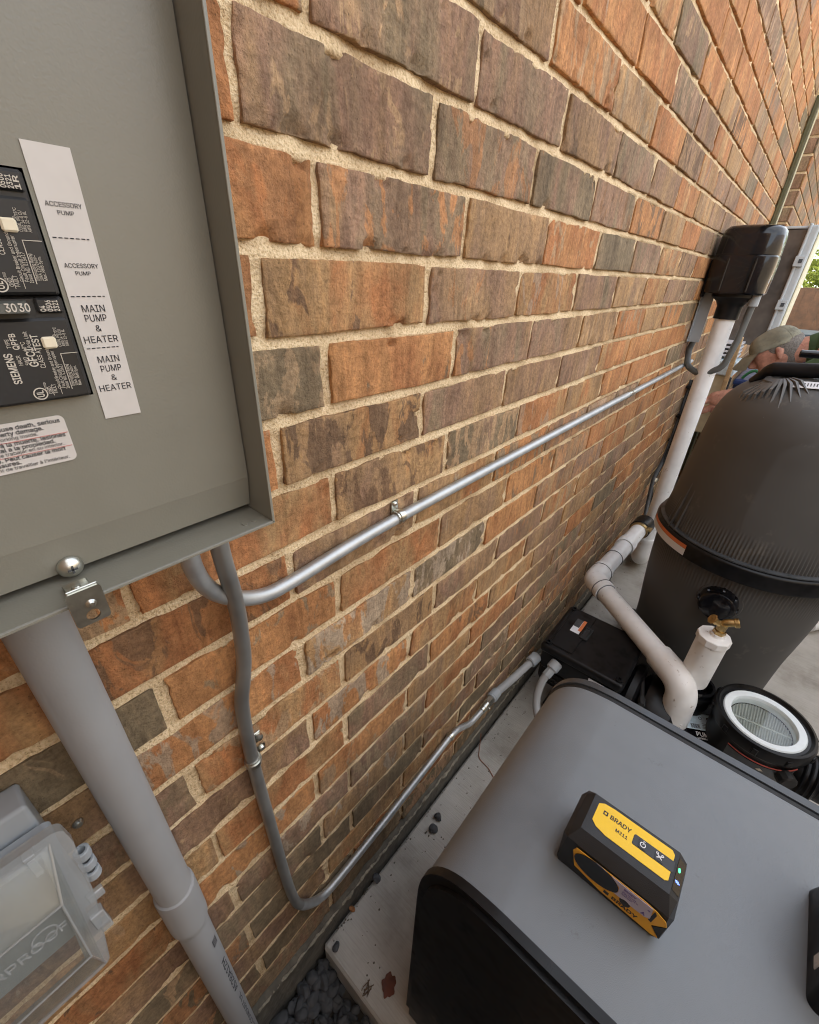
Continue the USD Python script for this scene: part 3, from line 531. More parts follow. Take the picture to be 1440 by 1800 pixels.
# ------------------------------------------------------------------ weatherproof receptacle with a clear cover
rc = thing('outlet_cover', (-.1, 0, -.5), 'grey outdoor outlet box with a clear plastic bubble cover', 'outlet cover')
put('outlet_box', rbox((-.19, -.001, -.60), (-.0510, -.033, -.412), .004), K['box_grey'], rc)
put('gasket', cbox((-.19, -.0325, -.596), (-.0600, -.0385, -.443), .002), K['rubber'], rc)
put('base_plate', plate(Polygon([(-.19, -.436), (-.0435, -.436), (-.0600, -.600), (-.19, -.600)]).buffer(-.006).buffer(.006), (0, -.0385, 0), X, Z, .009), K['box_grey'], rc)
put('cover_rim', plate(Polygon([(-.24, -.432), (-.0390, -.432), (-.0370, -.460), (-.0455, -.555), (-.0640, -.672), (-.24, -.672)]).buffer(-.010).buffer(.010).difference(Polygon([(-.23, -.452), (-.058, -.452), (-.078, -.645), (-.23, -.645)])), (0, -.0485, 0), X, Z, .009), K['clear_edge'], rc)
yb, yf = -.056, -.088
Bk, Fr = [(-.20, yb, -.443), (-.0500, yb, -.443), (-.0680, yb, -.670), (-.20, yb, -.670)], [(-.17, yf, -.4850), (-.0600, yf, -.4810), (-.0660, yf, -.580), (-.17, yf, -.584)]
def shell(pts, faces, t=.0022):
    """a thin-walled open box: outer hull minus a smaller one"""
    o = np.array(pts, float); c = o.mean(0); i = c + (o - c) * (1 - t / np.abs(o - c).max(0)); i[:, 1] += t
    return man(hull(o)) - man(hull(i))
bub = put('bubble_cover', tri(shell([V(p) for p in Bk + Fr], None)), K['clear_plastic'], rc, smooth=False)
put('bubble_edge', trimesh.util.concatenate([tube([Fr[i], Fr[(i + 1) % 4]], .0010, 8) for i in range(3)] + [tube([Bk[i], Fr[i]], .0011, 8) for i in (1, 2)]), K['clear_edge'], bub)
wt = text('WEATHERPROOF', .0105, (-.168, yf - .0003, -.512), X, Z, False, .104, t=.0006)
put('embossed_word', wt, K['clear_edge'], bub, smooth=False)
put('embossed_ring', plate(Point(-.078, -.500).buffer(.009).difference(Point(-.078, -.500).buffer(.0078)), (0, yf - .0002, 0), X, Z, .0005), K['clear_edge'], bub)
for i, z in enumerate((-.492, -.5095, -.527)): put('hinge_knuckle', tri(man(cyl((-.0372 - .0006 * i, -.050, z - .0055), (-.0372 - .0006 * i, -.050, z + .0055), .0066, 24, ch=.001)) - man(cyl((-.0372 - .0006 * i, -.050, z - .01), (-.0372 - .0006 * i, -.050, z + .01), .0038, 16))), K['box_grey'], rc)
put('latch', trimesh.util.concatenate([cbox((-.058, -.050, -.577), (-.046, -.060, -.602), .001), cbox((-.052, -.048, -.553), (-.0385, -.054, -.566), .001), cbox((-.056, -.049, -.604), (-.046, -.057, -.619), .001)]), K['clear_edge'], rc)
for q in (0, .034): put('clip', trimesh.util.concatenate([cbox((-.068 - q, -.040, -.440), (-.060 - q, -.0585, -.4445), .0006), cbox((-.067 - q, -.0570, -.4445), (-.061 - q, -.0590, -.466), .0005), cyl((-.0665 - q, -.0588, -.466), (-.0615 - q, -.0588, -.466), .0020, 10)]), K['clear_edge'], rc)
put('mounting_screw', lathe([(0, .0048), (.003, .0042), (.0050, .0014), (.0052, 0), (0, 0)], (-.0335, -.002, -.474), (.1, -1, .1), 20).apply_translation((.0005, 0, -.038)), K['zinc'], rc)

# ------------------------------------------------------------------ pool heater
HX0, HX1, HT, HY = .252, .690, -.690, -.244
ht = thing('pool_heater', (.47, -.52, SL), 'grey pool heater with rounded top and black end panels', 'pool heater')
sh = [(-.244, SL + .08), (-.244, -.86), (-.2445, -.82), (-.249, -.775), (-.256, -.752), (-.268, -.729), (-.285, -.711), (-.305, -.6995), (-.333, -.6930), (-.365, -.690)]
prof = sh + [(-1.04 - y, z) for y, z in sh[::-1]]
def extr(pr, x0, x1):
    pl = Polygon([(-y, z) for y, z in pr]); m = trimesh.creation.extrude_polygon(pl, x1 - x0); v = m.vertices
    return trimesh.Trimesh(np.stack([x0 + v[:, 2], -v[:, 0], v[:, 1]], 1), m.faces, process=False)
def smooth_prof(pr, n=4):
    from scipy.interpolate import PchipInterpolator
    p = np.array(pr); t = np.r_[0, np.cumsum(np.hypot(*np.diff(p, axis=0).T))]; tt = np.linspace(0, t[-1], len(p) * n); return list(zip(PchipInterpolator(t, p[:, 0])(tt), PchipInterpolator(t, p[:, 1])(tt)))
fine = smooth_prof(sh, 6); fine = fine + [(-1.04 - y, z) for y, z in fine[::-1]]
def inset(pr, d): return [((y - .52 * -1 if False else y), z) for y, z in [(-.52 + (y + .52) * (1 - d / .276), z - d * (1 if z > -.9 else 0)) for y, z in pr]]
put('casing', extr(fine, HX0 + .012, HX1 - .016), K['heater_paint'], ht, smooth=40)
put('front_panel', trimesh.util.concatenate([extr(inset(fine, -.0022), HX0, HX0 + .012), extr(inset(fine, .010), HX0 - .006, HX0)]), K['black_plastic'], ht, smooth=40)
put('rear_panel', trimesh.util.concatenate([extr(inset(fine, .004), HX1 - .0165, HX1 - .010), extr(inset(fine, -.0025), HX1 - .010, HX1 + .004)]), K['trim_grey'], ht, smooth=40)
put('rear_gasket', extr(inset(fine, -.0005), HX1 - .0195, HX1 - .0125), K['rubber'], ht, smooth=40)
put('base', cbox((HX0 + .01, -.255, SL), (HX1 - .01, -.785, SL + .085), .01), K['black_plastic'], ht)
vh = cat_(manifold3d.Manifold.batch_hull([manifold3d.Manifold.sphere(.011, 24).translate(p) for p in ((.427, -.664, -.69), (.548, -.664, -.69), (.436, -.664, -.632), (.530, -.664, -.626), (.427, -.73, -.69), (.548, -.73, -.69), (.436, -.72, -.632), (.530, -.72, -.626))]))
put('vent_hood', vh, K['black_plastic'], ht, smooth=50)
put('vent_louvre', cbox((.447, -.6520, -.672), (.462, -.6545, -.652), .001), K['label_white'], ht)

# ------------------------------------------------------------------ label printer on the heater
lp = thing('label_printer', (.40, -.455, HT), 'black and yellow handheld label printer lying on the grey heater top', 'label printer')
px0, px1, py0, py1, pz0, pz1 = .3625, .4400, -.3830, -.5165, HT, -.6175
body = hull([
  *[(x, y, pz0) for x in (px0 + .002, px1 - .002) for y in (py0 - .006, py1 + .010)], *[(x, y, pz0 + .010) for x in (px0, px1) for y in (py0 - .003, py1 + .003)],
  *[(x, y, pz0 + h) for x in (px0 + .0010, px1 - .001) for y, h in ((py0 - .006, .0615), (py1 + .007, .0590))], *[(x, y, pz0 + h) for x in (px0 + .009, px1 - .008) for y, h in ((py0, .054), (py1, .048))],
  *[(x, y, pz1) for x in (px0 + .0165, px1 - .006) for y in (py0 - .015, py1 + .014)], *[(x, y, pz1 - .006) for x in (px0 + .019, px1 - .010) for y in (py0 - .005, py1 + .004)], *[(x, y, pz0 + .064) for x in (px0 + .007, px1 - .003) for y in (py0 - .011, py1 + .010)]])
put('body', body, K['printer_black'], lp, smooth=20)
U, Vt_ = -Y, X                       # reading along -y, up towards +x
def onp(pts): return Polygon(pts)
# top: coordinates (distance along -y from y=-.383, x)
def top(poly, z=pz1, t=.0006): return plate(poly, (0, py0, z), U, Vt_, t)
yl = onp([(.0225, .3985), (.0290, .3930), (.0420, .3900), (.1115, .3900), (.1150, .3925), (.1150, .4260), (.1115, .4300), (.0420, .4300), (.0290, .4285), (.0225, .4240)])
pad = rrect(.0700, .4035, .1175, .4180, .0022)
put('top_panel', top(yl.difference(pad)), K['yellow'], lp)
put('key_pad', top(pad.buffer(-.0004), t=.0010), K['key_black'], lp)
key = [put('power_key', top(rrect(.0770, .4052, .0865, .4163, .001), pz1 + .0010, .0007), K['key_black'], lp), put('cutter_key', top(rrect(.0960, .4052, .1060, .4163, .001), pz1 + .0010, .0007), K['key_black'], lp)]
ring = Point(.0815, .4103).buffer(.0034).difference(Point(.0815, .4103).buffer(.0024)).difference(sbox(.0807, .4120, .0823, .42)).union(sbox(.0811, .4105, .0819, .4143))
put('symbol', top(ring.union(sbox(.0806, .4150, .0832, .4157)), pz1 + .0017, .0002), K['white'], key[0])
scs = affinity.rotate(rrect(.0970, .4098, .1045, .4110, .0004), 38, origin=(.1008, .4104)).union(affinity.rotate(rrect(.0970, .4098, .1045, .4110, .0004), -38, origin=(.1008, .4104)))
for a, b in ((.0977, .4135), (.1037, .4135)): scs = scs.union(Point(a, b).buffer(.0015).difference(Point(a, b).buffer(.0007)))
put('symbol', top(scs, pz1 + .0017, .0002), K['white'], key[1])
def place_text(s, h, a, x, z, w, bold=True): return text(s, h, (x, py0 - a, z), U, Vt_, bold, w)
put('brand_print', trimesh.util.concatenate([place_text('BRADY', .0056, .0400, .4140, pz1 + .0007, .0260), place_text('M211', .0040, .0500, .4035, pz1 + .0007, .0145), top(sbox(.0310, .4140, .0366, .4196).difference(Point(.0338, .4168).buffer(.0016)), pz1 + .0007, .0002)]), K['ink'], lp, smooth=False)
# sloping end with the status lamps
e0, e1 = V([.4, py1 + .014, pz1]), V([.4, py1 + .004, pz1 - .006]); ev = (e1 - e0) / np.linalg.norm(e1 - e0)
def endp(poly, t=.0004): return plate(poly, V([0, e0[1], e0[2]]), -X, -ev, t) if False else plate(poly, V([0, e0[1], e0[2]]), X, -ev, t)
put('status_window', endp(rrect(.3865, -.0110, .4270, -.0006, .001), .0005), K['black_gloss'], lp)
put('green_lamp', plate(affinity.scale(Point(.4135, -.0040).buffer(.0022), 1.3, .8), V([0, e0[1], e0[2]]) + np.cross(X, -ev) * .0005, X, -ev, .0003), K['green_led'], lp)
bt = sbox(.3986, -.0078, .3994, -.0020).union(affinity.rotate(sbox(.3986, -.0066, .3994, -.0030), 42)).union(affinity.rotate(sbox(.3986, -.0066, .3994, -.0030), -42))
put('blue_lamp', plate(bt.buffer(.0003), V([0, e0[1], e0[2]]) + np.cross(X, -ev) * .0005, X, -ev, .0003), K['blue_led'], lp)
# near side: coordinates (distance along -y, height over the heater)
def side(poly, x=px0 - .0006, t=.0010): return plate(poly, (x, py0, HT), -Y, Z, t)
face = onp([(.0200, .0570), (.0175, .048), (.0250, .020), (.0600, .0105), (.1220, .0080), (.1285, .0105), (.1175, .0250), (.1295, .0420), (.1265, .0500), (.1150, .0560), (.1000, .0580)])
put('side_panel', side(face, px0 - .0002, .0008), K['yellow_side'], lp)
win = affinity.rotate(affinity.scale(Point(0, 0).buffer(1, 24), .0275, .0185), -4); win = affinity.translate(win, .0485, .0400)
put('cartridge_window', side(win, px0 - .0010, .0008), K['black_gloss'], lp)
tp = onp([(.0640, .0570), (.0755, .0480), (.0765, .0360), (.0720, .0300), (.1080, .0315), (.1135, .0360), (.1115, .0565)])
put('cartridge_label', side(tp.difference(win.buffer(.0006)), px0 - .0012, .0007), K['lilac_paper'], lp)
Ts = []
def st_(s, h, a, z, w, bold=False): return text(s, h, (px0 - .0020, py0 - a, HT + z), -Y, Z, bold, w)
put('label_print', trimesh.util.concatenate([st_('BRADY', .0034, .0800, .0500, .0140, True), st_('M21-750-499', .0018, .0800, .0455, .015), st_('0.75 in x 16 ft', .0018, .0800, .0425, .018), st_('Nylon cloth', .0018, .0800, .0395, .012), st_('A', .0055, .1035, .0335, .0046, True), st_('®', .0030, .1075, .0470, .003)]), K['purple_ink'], lp, smooth=False)
put('side_print', trimesh.util.concatenate([text('BRADY', .0062, (px0 - .0012, py0 - .0740, HT + .0140), -Y, Z, True, .0300), plate(sbox(.0640, .0142, .0700, .0200), (px0 - .0010, py0, HT), -Y, Z, .0003)]), K['ink'], lp, smooth=False)
put('label_slot', side(onp([(.1125, .0320), (.1160, .0310), (.1170, .0500), (.1140, .0545)]), px0 - .0012, .0006), K['ink'], lp)
put('side_knob', lathe([(0, .0016), (.0055, .0014), (.0065, 0)], (px0 - .0008, py0 - .087, HT + .0270), (-1, 0, 0), 24), K['printer_black'], lp)
put('end_corner', side(onp([(.1290, .0120), (.1185, .0250), (.1295, .0410)]), px0 - .0007, .0008), K['printer_black'], lp)

# ------------------------------------------------------------------ pool pump: drive by the wall, strainer pot away from it
PX = 1.275
pp = thing('pool_pump', (PX, -.4, SL), 'black pool pump with its round strainer lid, between heater and filter tank', 'pool pump')
dz = -1.105
put('drive_box', rbox((1.150, -.075, dz - .105), (1.405, -.338, dz), .014), K['black_plastic'], pp, smooth=50)
put('drive_lid', rbox((1.143, -.068, dz - .030), (1.412, -.345, dz + .004), .013), K['black_plastic'], pp, smooth=50)
put('lid_flap', cbox((1.165, -.090, dz + .0035), (1.392, -.172, dz + .0075), .002), K['black_plastic'], pp)
put('flap_latch', tri(man(rbox((1.255, -.158, dz + .004), (1.325, -.186, dz + .0115), .0045)) - man(rbox((1.266, -.163, dz + .009), (1.314, -.181, dz + .02), .004))), K['black_matte'], pp, smooth=40)
dl = put('drive_sticker', cbox((1.268, -.120, dz + .0078), (1.345, -.152, dz + .0082), .0001), K['label_white'], pp, label='sticker with orange stripe on the pump drive')
put('orange_stripe', cbox((1.285, -.142, dz + .0083), (1.350, -.153, dz + .0086), .0001), K['warn_orange'], dl)
put('dark_square', cbox((1.300, -.119, dz + .0083), (1.346, -.141, dz + .0086), .0001), K['trim_grey'], dl)
put('screw_boss', trimesh.util.concatenate([tri(man(cyl((x, y, dz), (x, y, dz + .010), .011, 16)) - man(cyl((x, y, dz + .004), (x, y, dz + .02), .0065, 6))) for x, y in ((1.165, -.088), (1.39, -.088), (1.165, -.325), (1.39, -.325))]), K['black_plastic'], pp)
put('serial_sticker', cbox((1.1415, -.245, dz - .030), (1.1425, -.330, dz - .052), .0001), K['label_white'], pp)
put('motor', trimesh.util.concatenate([lathe([(0, 0), (.080, 0), (.088, .01), (.088, .26), (.08, .27), (0, .27)], (PX, -.07, -1.27), (0, -1, 0), 40)] + [cbox((PX + .084 * math.cos(a) - .002, -.09, -1.27 + .084 * math.sin(a) - .002), (PX + .094 * math.cos(a) + .002, -.32, -1.27 + .094 * math.sin(a) + .002), .001) for a in np.linspace(0, 2 * math.pi, 28, endpoint=False)]), K['black_matte'], pp)
put('seal_plate', lathe([(0, 0), (.125, 0), (.135, .01), (.135, .03), (.125, .04), (0, .04)], (PX, -.345, -1.27), (0, -1, 0), 40), K['black_plastic'], pp)
put('volute', trimesh.util.concatenate([lathe([(0, 0), (.11, 0), (.14, .02), (.148, .05), (.14, .10), (.10, .13), (0, .13)], (PX, -.385, -1.28), (0, -1, 0), 40), lathe([(.058, -.06), (.058, -.02), (.064, -.015), (.064, .0), (.045, .0)], (1.236, -.500, -1.275), (0, 0, 1), 32), lathe([(.05, 0), (.05, .035), (.054, .035), (.054, .052), (.040, .052), (.040, .02)], (PX + .045, -.517, -1.165), (0, 0, 1), 32), cyl((PX + .045, -.517, -1.25), (PX + .045, -.517, -1.16), .045, 24)]), K['black_plastic'], pp, smooth=40)
put('clamp_bolt', trimesh.util.concatenate([cyl((1.19, -.40, -1.15), (1.30, -.372, -1.15), .007, 12), cyl((1.165, -.405, -1.15), (1.195, -.398, -1.15), .011, 6), cyl((1.30, -.372, -1.15), (1.312, -.369, -1.15), .012, 6)]), K['black_matte'], pp)
SC = V([1.287, -.6845, 0]); sz = -1.078
put('strainer_pot', lathe([(0, -.30), (.085, -.30), (.100, -.27), (.108, -.12), (.112, -.05), (.118, -.035), (.118, -.018), (.106, -.018), (.098, -.05), (.09, -.20), (0, -.21)], SC + Z * sz, Z, 64), K['black_plastic'], pp, smooth=40)
put('pot_bracket', cbox((PX + .02, -.47, -1.36), (PX + .11, -.60, -1.255), .01), K['black_plastic'], pp)
lk = lathe([(.1195, -.034), (.1225, -.028), (.1225, -.006), (.118, .004), (.112, .005), (.106, -.004), (.0955, -.004), (.0955, -.012), (.118, -.018)], SC + Z * sz, Z, 96)
tabs = [cbox((-.007, .1195, -.026), (.007, .1265, -.006), .002) for _ in range(10)]
for i, t in enumerate(tabs): t.apply_transform(trimesh.transformations.rotation_matrix(i * math.pi / 5 + .25, Z)); t.apply_translation(SC + Z * sz)
lr = put('lock_ring', trimesh.util.concatenate([lk] + tabs), K['black_plastic'], pp, smooth=40)
put('warning_stripe', lathe([(.1228, -.0255), (.1232, -.0225)], SC + Z * (sz - .030), Z, 64) if False else tube([SC + V([.1150 * math.cos(a), .1150 * math.sin(a), sz - .056]) for a in np.linspace(math.radians(150), math.radians(238), 30)], .0016, 6), K['red_ink'], pp)
put('pot_sticker', trimesh.Trimesh(*(lambda A: (np.vstack([[SC + V([r_ * math.cos(a), r_ * math.sin(a), z]) for a in A] for r_, z in ((.1145, sz - .062), (.1105, sz - .115))]), [[i, i + 1, i + 1 + len(A)] for i in range(len(A) - 1)] + [[i, i + 1 + len(A), i + len(A)] for i in range(len(A) - 1)]))(np.linspace(math.radians(150), math.radians(238), 30)), process=False), K['trim_grey'], pp)
put('sticker_mark', plate(Polygon([(-.008, 0), (0, .006), (.008, 0), (0, -.003)]), SC + V([math.cos(math.radians(192)) * .1150, math.sin(math.radians(192)) * .1150, sz - .078]), V([math.sin(math.radians(192)), -math.cos(math.radians(192)), 0]), Z, .0008), K['white_print'], pp)
put('inner_ring', lathe([(.1005, -.0055), (.0965, -.001), (.080, -.003), (.0775, -.010), (.0765, -.030), (.079, -.030)], SC + Z * sz, Z, 80), K['ring_white'], pp, smooth=50)
put('clear_lid', lathe([(.0795, -.0125), (0, -.0125)], SC + Z * sz, Z, 64), K['clear_lid'], pp)
bk = [cbox((-.0012, -.0755, 0), (.0012, .0755, .003), .0004) for _ in range(0)]
bars = []
for i in range(-19, 20):
    o = i * .0038; L = math.sqrt(max(.074 ** 2 - o ** 2, 1e-6))
    bars.append(cbox((o - .0012, -L, -.004), (o + .0012, L, .0), .0004))
bars += [cbox((-.074, -.003, -.0035), (.074, .003, .0008), .0005)]
bm = trimesh.util.concatenate(bars); bm.apply_transform(trimesh.transformations.rotation_matrix(math.radians(99), Z)); bm.apply_translation(SC + Z * (sz - .030))
put('basket', trimesh.util.concatenate([bm, lathe([(.0745, -.034), (.070, -.08), (0, -.085)], SC + Z * sz, Z, 48)]), K['basket'], pp)
put('suction_port', trimesh.util.concatenate([lathe([(.05, 0), (.064, .02), (.064, .06), (.050, .07), (.050, .12)], SC + V([0, -.09, -1.20]), -Y, 32)] + [lathe([(.066, 0), (.070, .004), (.066, .008)], SC + V([0, -.115 - .014 * q, -1.20]), -Y, 32) for q in range(3)]), K['black_plastic'], pp)
put('drain_knob', cyl((1.20, -.757, -1.150), (1.175, -.772, -1.150), .022, 10, ch=.004), K['black_matte'], pp)
put('foot', cbox((1.17, -.12, SL), (1.38, -.60, SL + .05), .008), K['black_matte'], pp)
# model label on the pump front
put('label_shelf', rbox((1.235, -.545, -1.34), (1.40, -.615, -1.222), .010), K['black_plastic'], pp, smooth=40)
mo = V([1.222, -.538, -1.205]); mu = V([.50, -.86, 0]); mu /= np.linalg.norm(mu); mv = V([.90, .30, .16]); mv -= mu * (mv @ mu); mv /= np.linalg.norm(mv)
lb2 = put('model_plate', plate(rrect(-.012, -.026, .092, .064, .003), mo, mu, mv, .003), K['black_gloss'], pp)
put('white_field', plate(rrect(-.006, .008, .090, .062, .002), mo + np.cross(mu, mv) * .003, mu, mv, .0003), K['label_blue'], lb2)
put('print', trimesh.util.concatenate([text('PUMP', .013, mo + mu * .024 - mv * .012 + np.cross(mu, mv) * .0034, mu, mv, True, .045), text('variable speed', .006, mo + mu * .024 - mv * .021 + np.cross(mu, mv) * .0034, mu, mv, False, .045)]) , K['white'], lb2, smooth=False)
put('barcode', trimesh.util.concatenate([plate(sbox(.016 + q * .0022, .012, .0172 + q * .0022 + .0006 * (q % 3 == 0), .026), mo + np.cross(mu, mv) * .0033, mu, mv, .0003) for q in range(12)] + [plate(Point(.074, .047).buffer(.006), mo + np.cross(mu, mv) * .0033, mu, mv, .0003), plate(Point(.05, .047).buffer(.005).difference(Point(.05, .047).buffer(.0035)), mo + np.cross(mu, mv) * .0033, mu, mv, .0003)] + [plate(sbox(.050, .014 + q * .005, .084 - .006 * (q % 2), .0152 + q * .005), mo + np.cross(mu, mv) * .0033, mu, mv, .0003) for q in range(4)]), K['trim_grey'], lb2)
# whip from drive to heater
wh = thing('flexible_conduit', (1.13, -.12, -1.25), 'grey flexible conduit hanging from the pump drive behind the heater', 'conduit')
put('hose', tube(spline([(1.140, -.135, -1.160), (1.11, -.128, -1.175), (1.085, -.122, -1.20), (1.06, -.124, -1.23), (1.02, -.146, -1.265), (.98, -.188, -1.275), (.92, -.26, -1.26), (.84, -.33, -1.25)]), .0125, 20), K['pvc_grey'], wh)
put('end_fitting', trimesh.util.concatenate([cyl((1.150, -.138, -1.150), (1.122, -.131, -1.168), .0205, 24, ch=.004), cyl((1.125, -.132, -1.166), (1.100, -.125, -1.185), .0155, 8, ch=.002)]), K['box_grey'], wh)

# ------------------------------------------------------------------ white plumbing
PR = .0365
dp = thing('white_pipe', (1.25, -.45, -1.2), 'white plastic pipe elbowing up from the pump and along the wall foot', 'pipe')
A, B1, B2, C = V([1.236, -.500, -1.34]), V([1.243, -.487, -1.068]), V([1.605, -.083, -1.083]), V([2.20, -.096, -1.10])
pts = path([A, B1, B2, C], [.085, .05]); P_ = np.array(pts)
put('pipe', tube(pts, PR, 32), K['pvc_white'], dp)
d1 = (B2 - B1) / np.linalg.norm(B2 - B1); d2 = (C - B2) / np.linalg.norm(C - B2)
put('elbow', tube(path([V([1.2385, -.4935, -1.215]), B1, B1 + d1 * .125], .075), PR + .0065, 32), K['pvc_white'], dp)
put('elbow', tube(path([B2 - d1 * .088, B2, B2 + d2 * .095], .045), PR + .0065, 32), K['pvc_white'], dp)
put('molded_mark', trimesh.util.concatenate([cbox((1.206, -.528 + .014 * q, -1.165), (1.2085, -.522 + .014 * q, -1.150), .0005) for q in range(0)] + [cbox((1.2025, -.520, -1.180 - .009 * q), (1.2045, -.511, -1.177 - .009 * q), .0004) for q in range(3)]), K['pvc_white'], dp)
put('coupling', cyl(B2 + d2 * .36, B2 + d2 * .42, PR + .006, 32), K['pvc_white'], dp)
def band(c, ax, r): return tube([V(c) + r * (math.cos(a) * frame(ax)[0] + math.sin(a) * frame(ax)[1]) for a in np.linspace(0, 2 * math.pi, 40)], .0016, 6, False)
put('primer_ring', trimesh.util.concatenate([band(B1 + d1 * .126, d1, PR + .001), band(B2 - d1 * .089, d1, PR + .001), band(B2 - d1 * .060, d1, PR + .007), band(B2 + d2 * .072, d2, PR + .007), band(B2 + d2 * .096, d2, PR + .001), band(B2 + d2 * .228, d2, PR + .001)]), K['primer'], dp)
put('primer_spot', trimesh.util.concatenate([lathe([(0, .0015), (.008, .001), (.009, 0)], B2 + V([-.040, -.012, .012]), (-1, -.35, .3), 14), lathe([(0, .0015), (.004, .001), (.005, 0)], B2 + V([-.014, -.027, .032]), (-.3, -.6, .8), 12)]), K['primer'], dp)
put('hose_clamp', trimesh.util.concatenate([cyl(C - d2 * .02, C + d2 * .005, PR + .007, 28), cbox(C + V([-.03, -.055, .02]), C + V([.0, -.035, .035]), .003)]), K['brass'], dp)
put('union', cyl(C, C + d2 * .10, PR + .012, 28, ch=.004), K['black_plastic'], dp)
# stub with a brass hose bib
hb = thing('hose_bib', (1.325, -.505, -1.1), 'white pipe stub topped by a brass hose valve in front of the filter tank', 'hose valve')
SB = V([1.312, -.4985, 0])
put('stub', lathe([(.0, -1.088), (.0385, -1.088), (.0400, -1.08), (.0400, -.918)], SB, Z, 40), K['pvc_white'], hb)
put('stub_plug', trimesh.util.concatenate([cyl(SB + Z * -.922, SB + Z * -.898, .0440, 10, ch=.002), cyl(SB + V([.004, -.006, -.899]), SB + V([.004, -.006, -.889]), .019, 24)]), K['pvc_white'], hb)
put('socket_cup', lathe([(.0, -1.16), (.046, -1.16), (.052, -1.10), (.054, -1.098), (.054, -1.092), (.046, -1.092), (.044, -1.13), (0, -1.13)], SB + V([.006, -.012, -.004]), Z, 36), K['black_gloss'], hb)
vb = SB + V([.004, -.006, -.889])
put('valve_body', trimesh.util.concatenate([cyl(vb, vb + Z * .012, .0165, 6), cyl(vb + Z * .010, vb + Z * .038, .0115, 20, r2=.014), tube(path([vb + Z * .016, vb + Z * .040, vb + V([.007, -.024, .050])], .022), .0115, 20), cyl(vb + V([.006, -.021, .048]), vb + V([.009, -.032, .053]), .0140, 24, ch=.002), cyl(vb + Z * .028, vb + V([-.011, .021, .042]), .0085, 8), cyl(vb + V([-.009, .017, .039]), vb + V([-.013, .025, .045]), .0105, 6)]), K['brass'], hb)
put('valve_handle', trimesh.util.concatenate([lathe([(.003, 0), (.008, .001), (.013, .001), (.016, .003), (.013, .005), (.003, .004)], vb + V([-.014, .027, .046]), (-.4, .75, .5), 8)]), K['brass'], hb)

# ------------------------------------------------------------------ filter tank
TC = V([1.73, -.49, 0]); zb = -.755
ft = thing('filter_tank', (1.73, -.49, SL), 'large dark grey pool filter tank with black clamp band and ribbed top', 'pool filter')
def ribbed(prof, amp, n=1344):
    """lathe whose wall is fluted; amp(height) gives the depth of the flutes"""
    pr = np.array(smooth_prof(prof, 7)); th = np.linspace(0, 2 * np.pi, n, endpoint=False); fl = np.clip(np.cos(th * 168) * 1.3, -1, 1)
    R = pr[:, :1] + np.array([amp(z) for z in pr[:, 1]])[:, None] * fl[None]
    P = np.stack([TC[0] + R * np.cos(th), TC[1] + R * np.sin(th), np.repeat(pr[:, 1:], n, 1)], 2).reshape(-1, 3); k = len(pr)
    i = (np.arange(k - 1)[:, None] * n + np.arange(n)).ravel(); j = (np.arange(k - 1)[:, None] * n + (np.arange(n) + 1) % n).ravel()
    return trimesh.Trimesh(P, np.vstack([np.stack([i, j, j + n], 1), np.stack([i, j + n, i + n], 1)]), process=False)
lowp = [(.215, SL + .005), (.232, SL + .03), (.236, -1.30), (.242, -1.157), (.254, -1.03), (.262, -.93), (.268, -.81), (.270, -.785)]
upp = [(.270, -.735), (.268, -.70), (.260, -.62), (.253, -.53), (.246, -.446), (.238, -.368), (.222, -.315), (.198, -.278), (.160, -.248), (.11, -.228), (.05, -.219), (.002, -.217)]
put('lower_body', ribbed(lowp, lambda z: .0009 * np.clip((z + .89) / .08, 0, 1)), K['tank'], ft, smooth=True)
put('upper_body', ribbed(upp, lambda z: .0012 * np.clip((-.635 - z) / .06, 0, 1)), K['tank'], ft, smooth=True)
put('clamp_band', lathe([(.262, -.029), (.286, -.027), (.289, -.020), (.289, .018), (.285, .025), (.276, .029), (.262, .027)], TC + Z * zb, Z, 120), K['black_plastic'], ft, smooth=40)
put('band_flange', lathe([(.266, .026), (.281, .030), (.281, .034), (.266, .038)], TC + Z * zb, Z, 120), K['trim_grey'], ft, smooth=30)
def curved(r, z0, z1, a0, a1, n=24):
    A = np.radians(np.linspace(a0, a1, n)); P = np.vstack([[TC + V([r * math.cos(a), r * math.sin(a), z]) for a in A] for z in (z0, z1)])
    return trimesh.Trimesh(P, [[i, i + 1, i + 1 + n] for i in range(n - 1)] + [[i, i + 1 + n, i + n] for i in range(n - 1)], process=False)
wl = put('warning_label', curved(.2896, zb - .021, zb + .003, 104, 149), K['label_white'], ft, label='white and orange warning label on the clamp band')
put('orange_header', curved(.2896, zb + .0035, zb + .017, 104, 149), K['warn_orange'], wl)
put('port_flange', lathe([(.056, -.01), (.066, .004), (.060, .018), (.04, .02)], TC + V([-.245, .010, -.878]), (-1, .02, .02), 40), K['tank'], ft)
put('port_nut', trimesh.util.concatenate([lathe([(.03, 0), (.050, 0), (.053, .006), (.051, .040), (.046, .050), (.035, .054), (0, .054)], TC + V([-.255, .012, -.878]), (-1, .02, .02), 40)] + [cbox(TC + V([-.292, .012 + .050 * math.cos(a) - .005, -.878 + .050 * math.sin(a) - .005]), TC + V([-.268, .012 + .052 * math.cos(a) + .005, -.878 + .052 * math.sin(a) + .005]), .003) for a in np.linspace(0, 2 * math.pi, 9)[:-1]]), K['black_gloss'], ft)
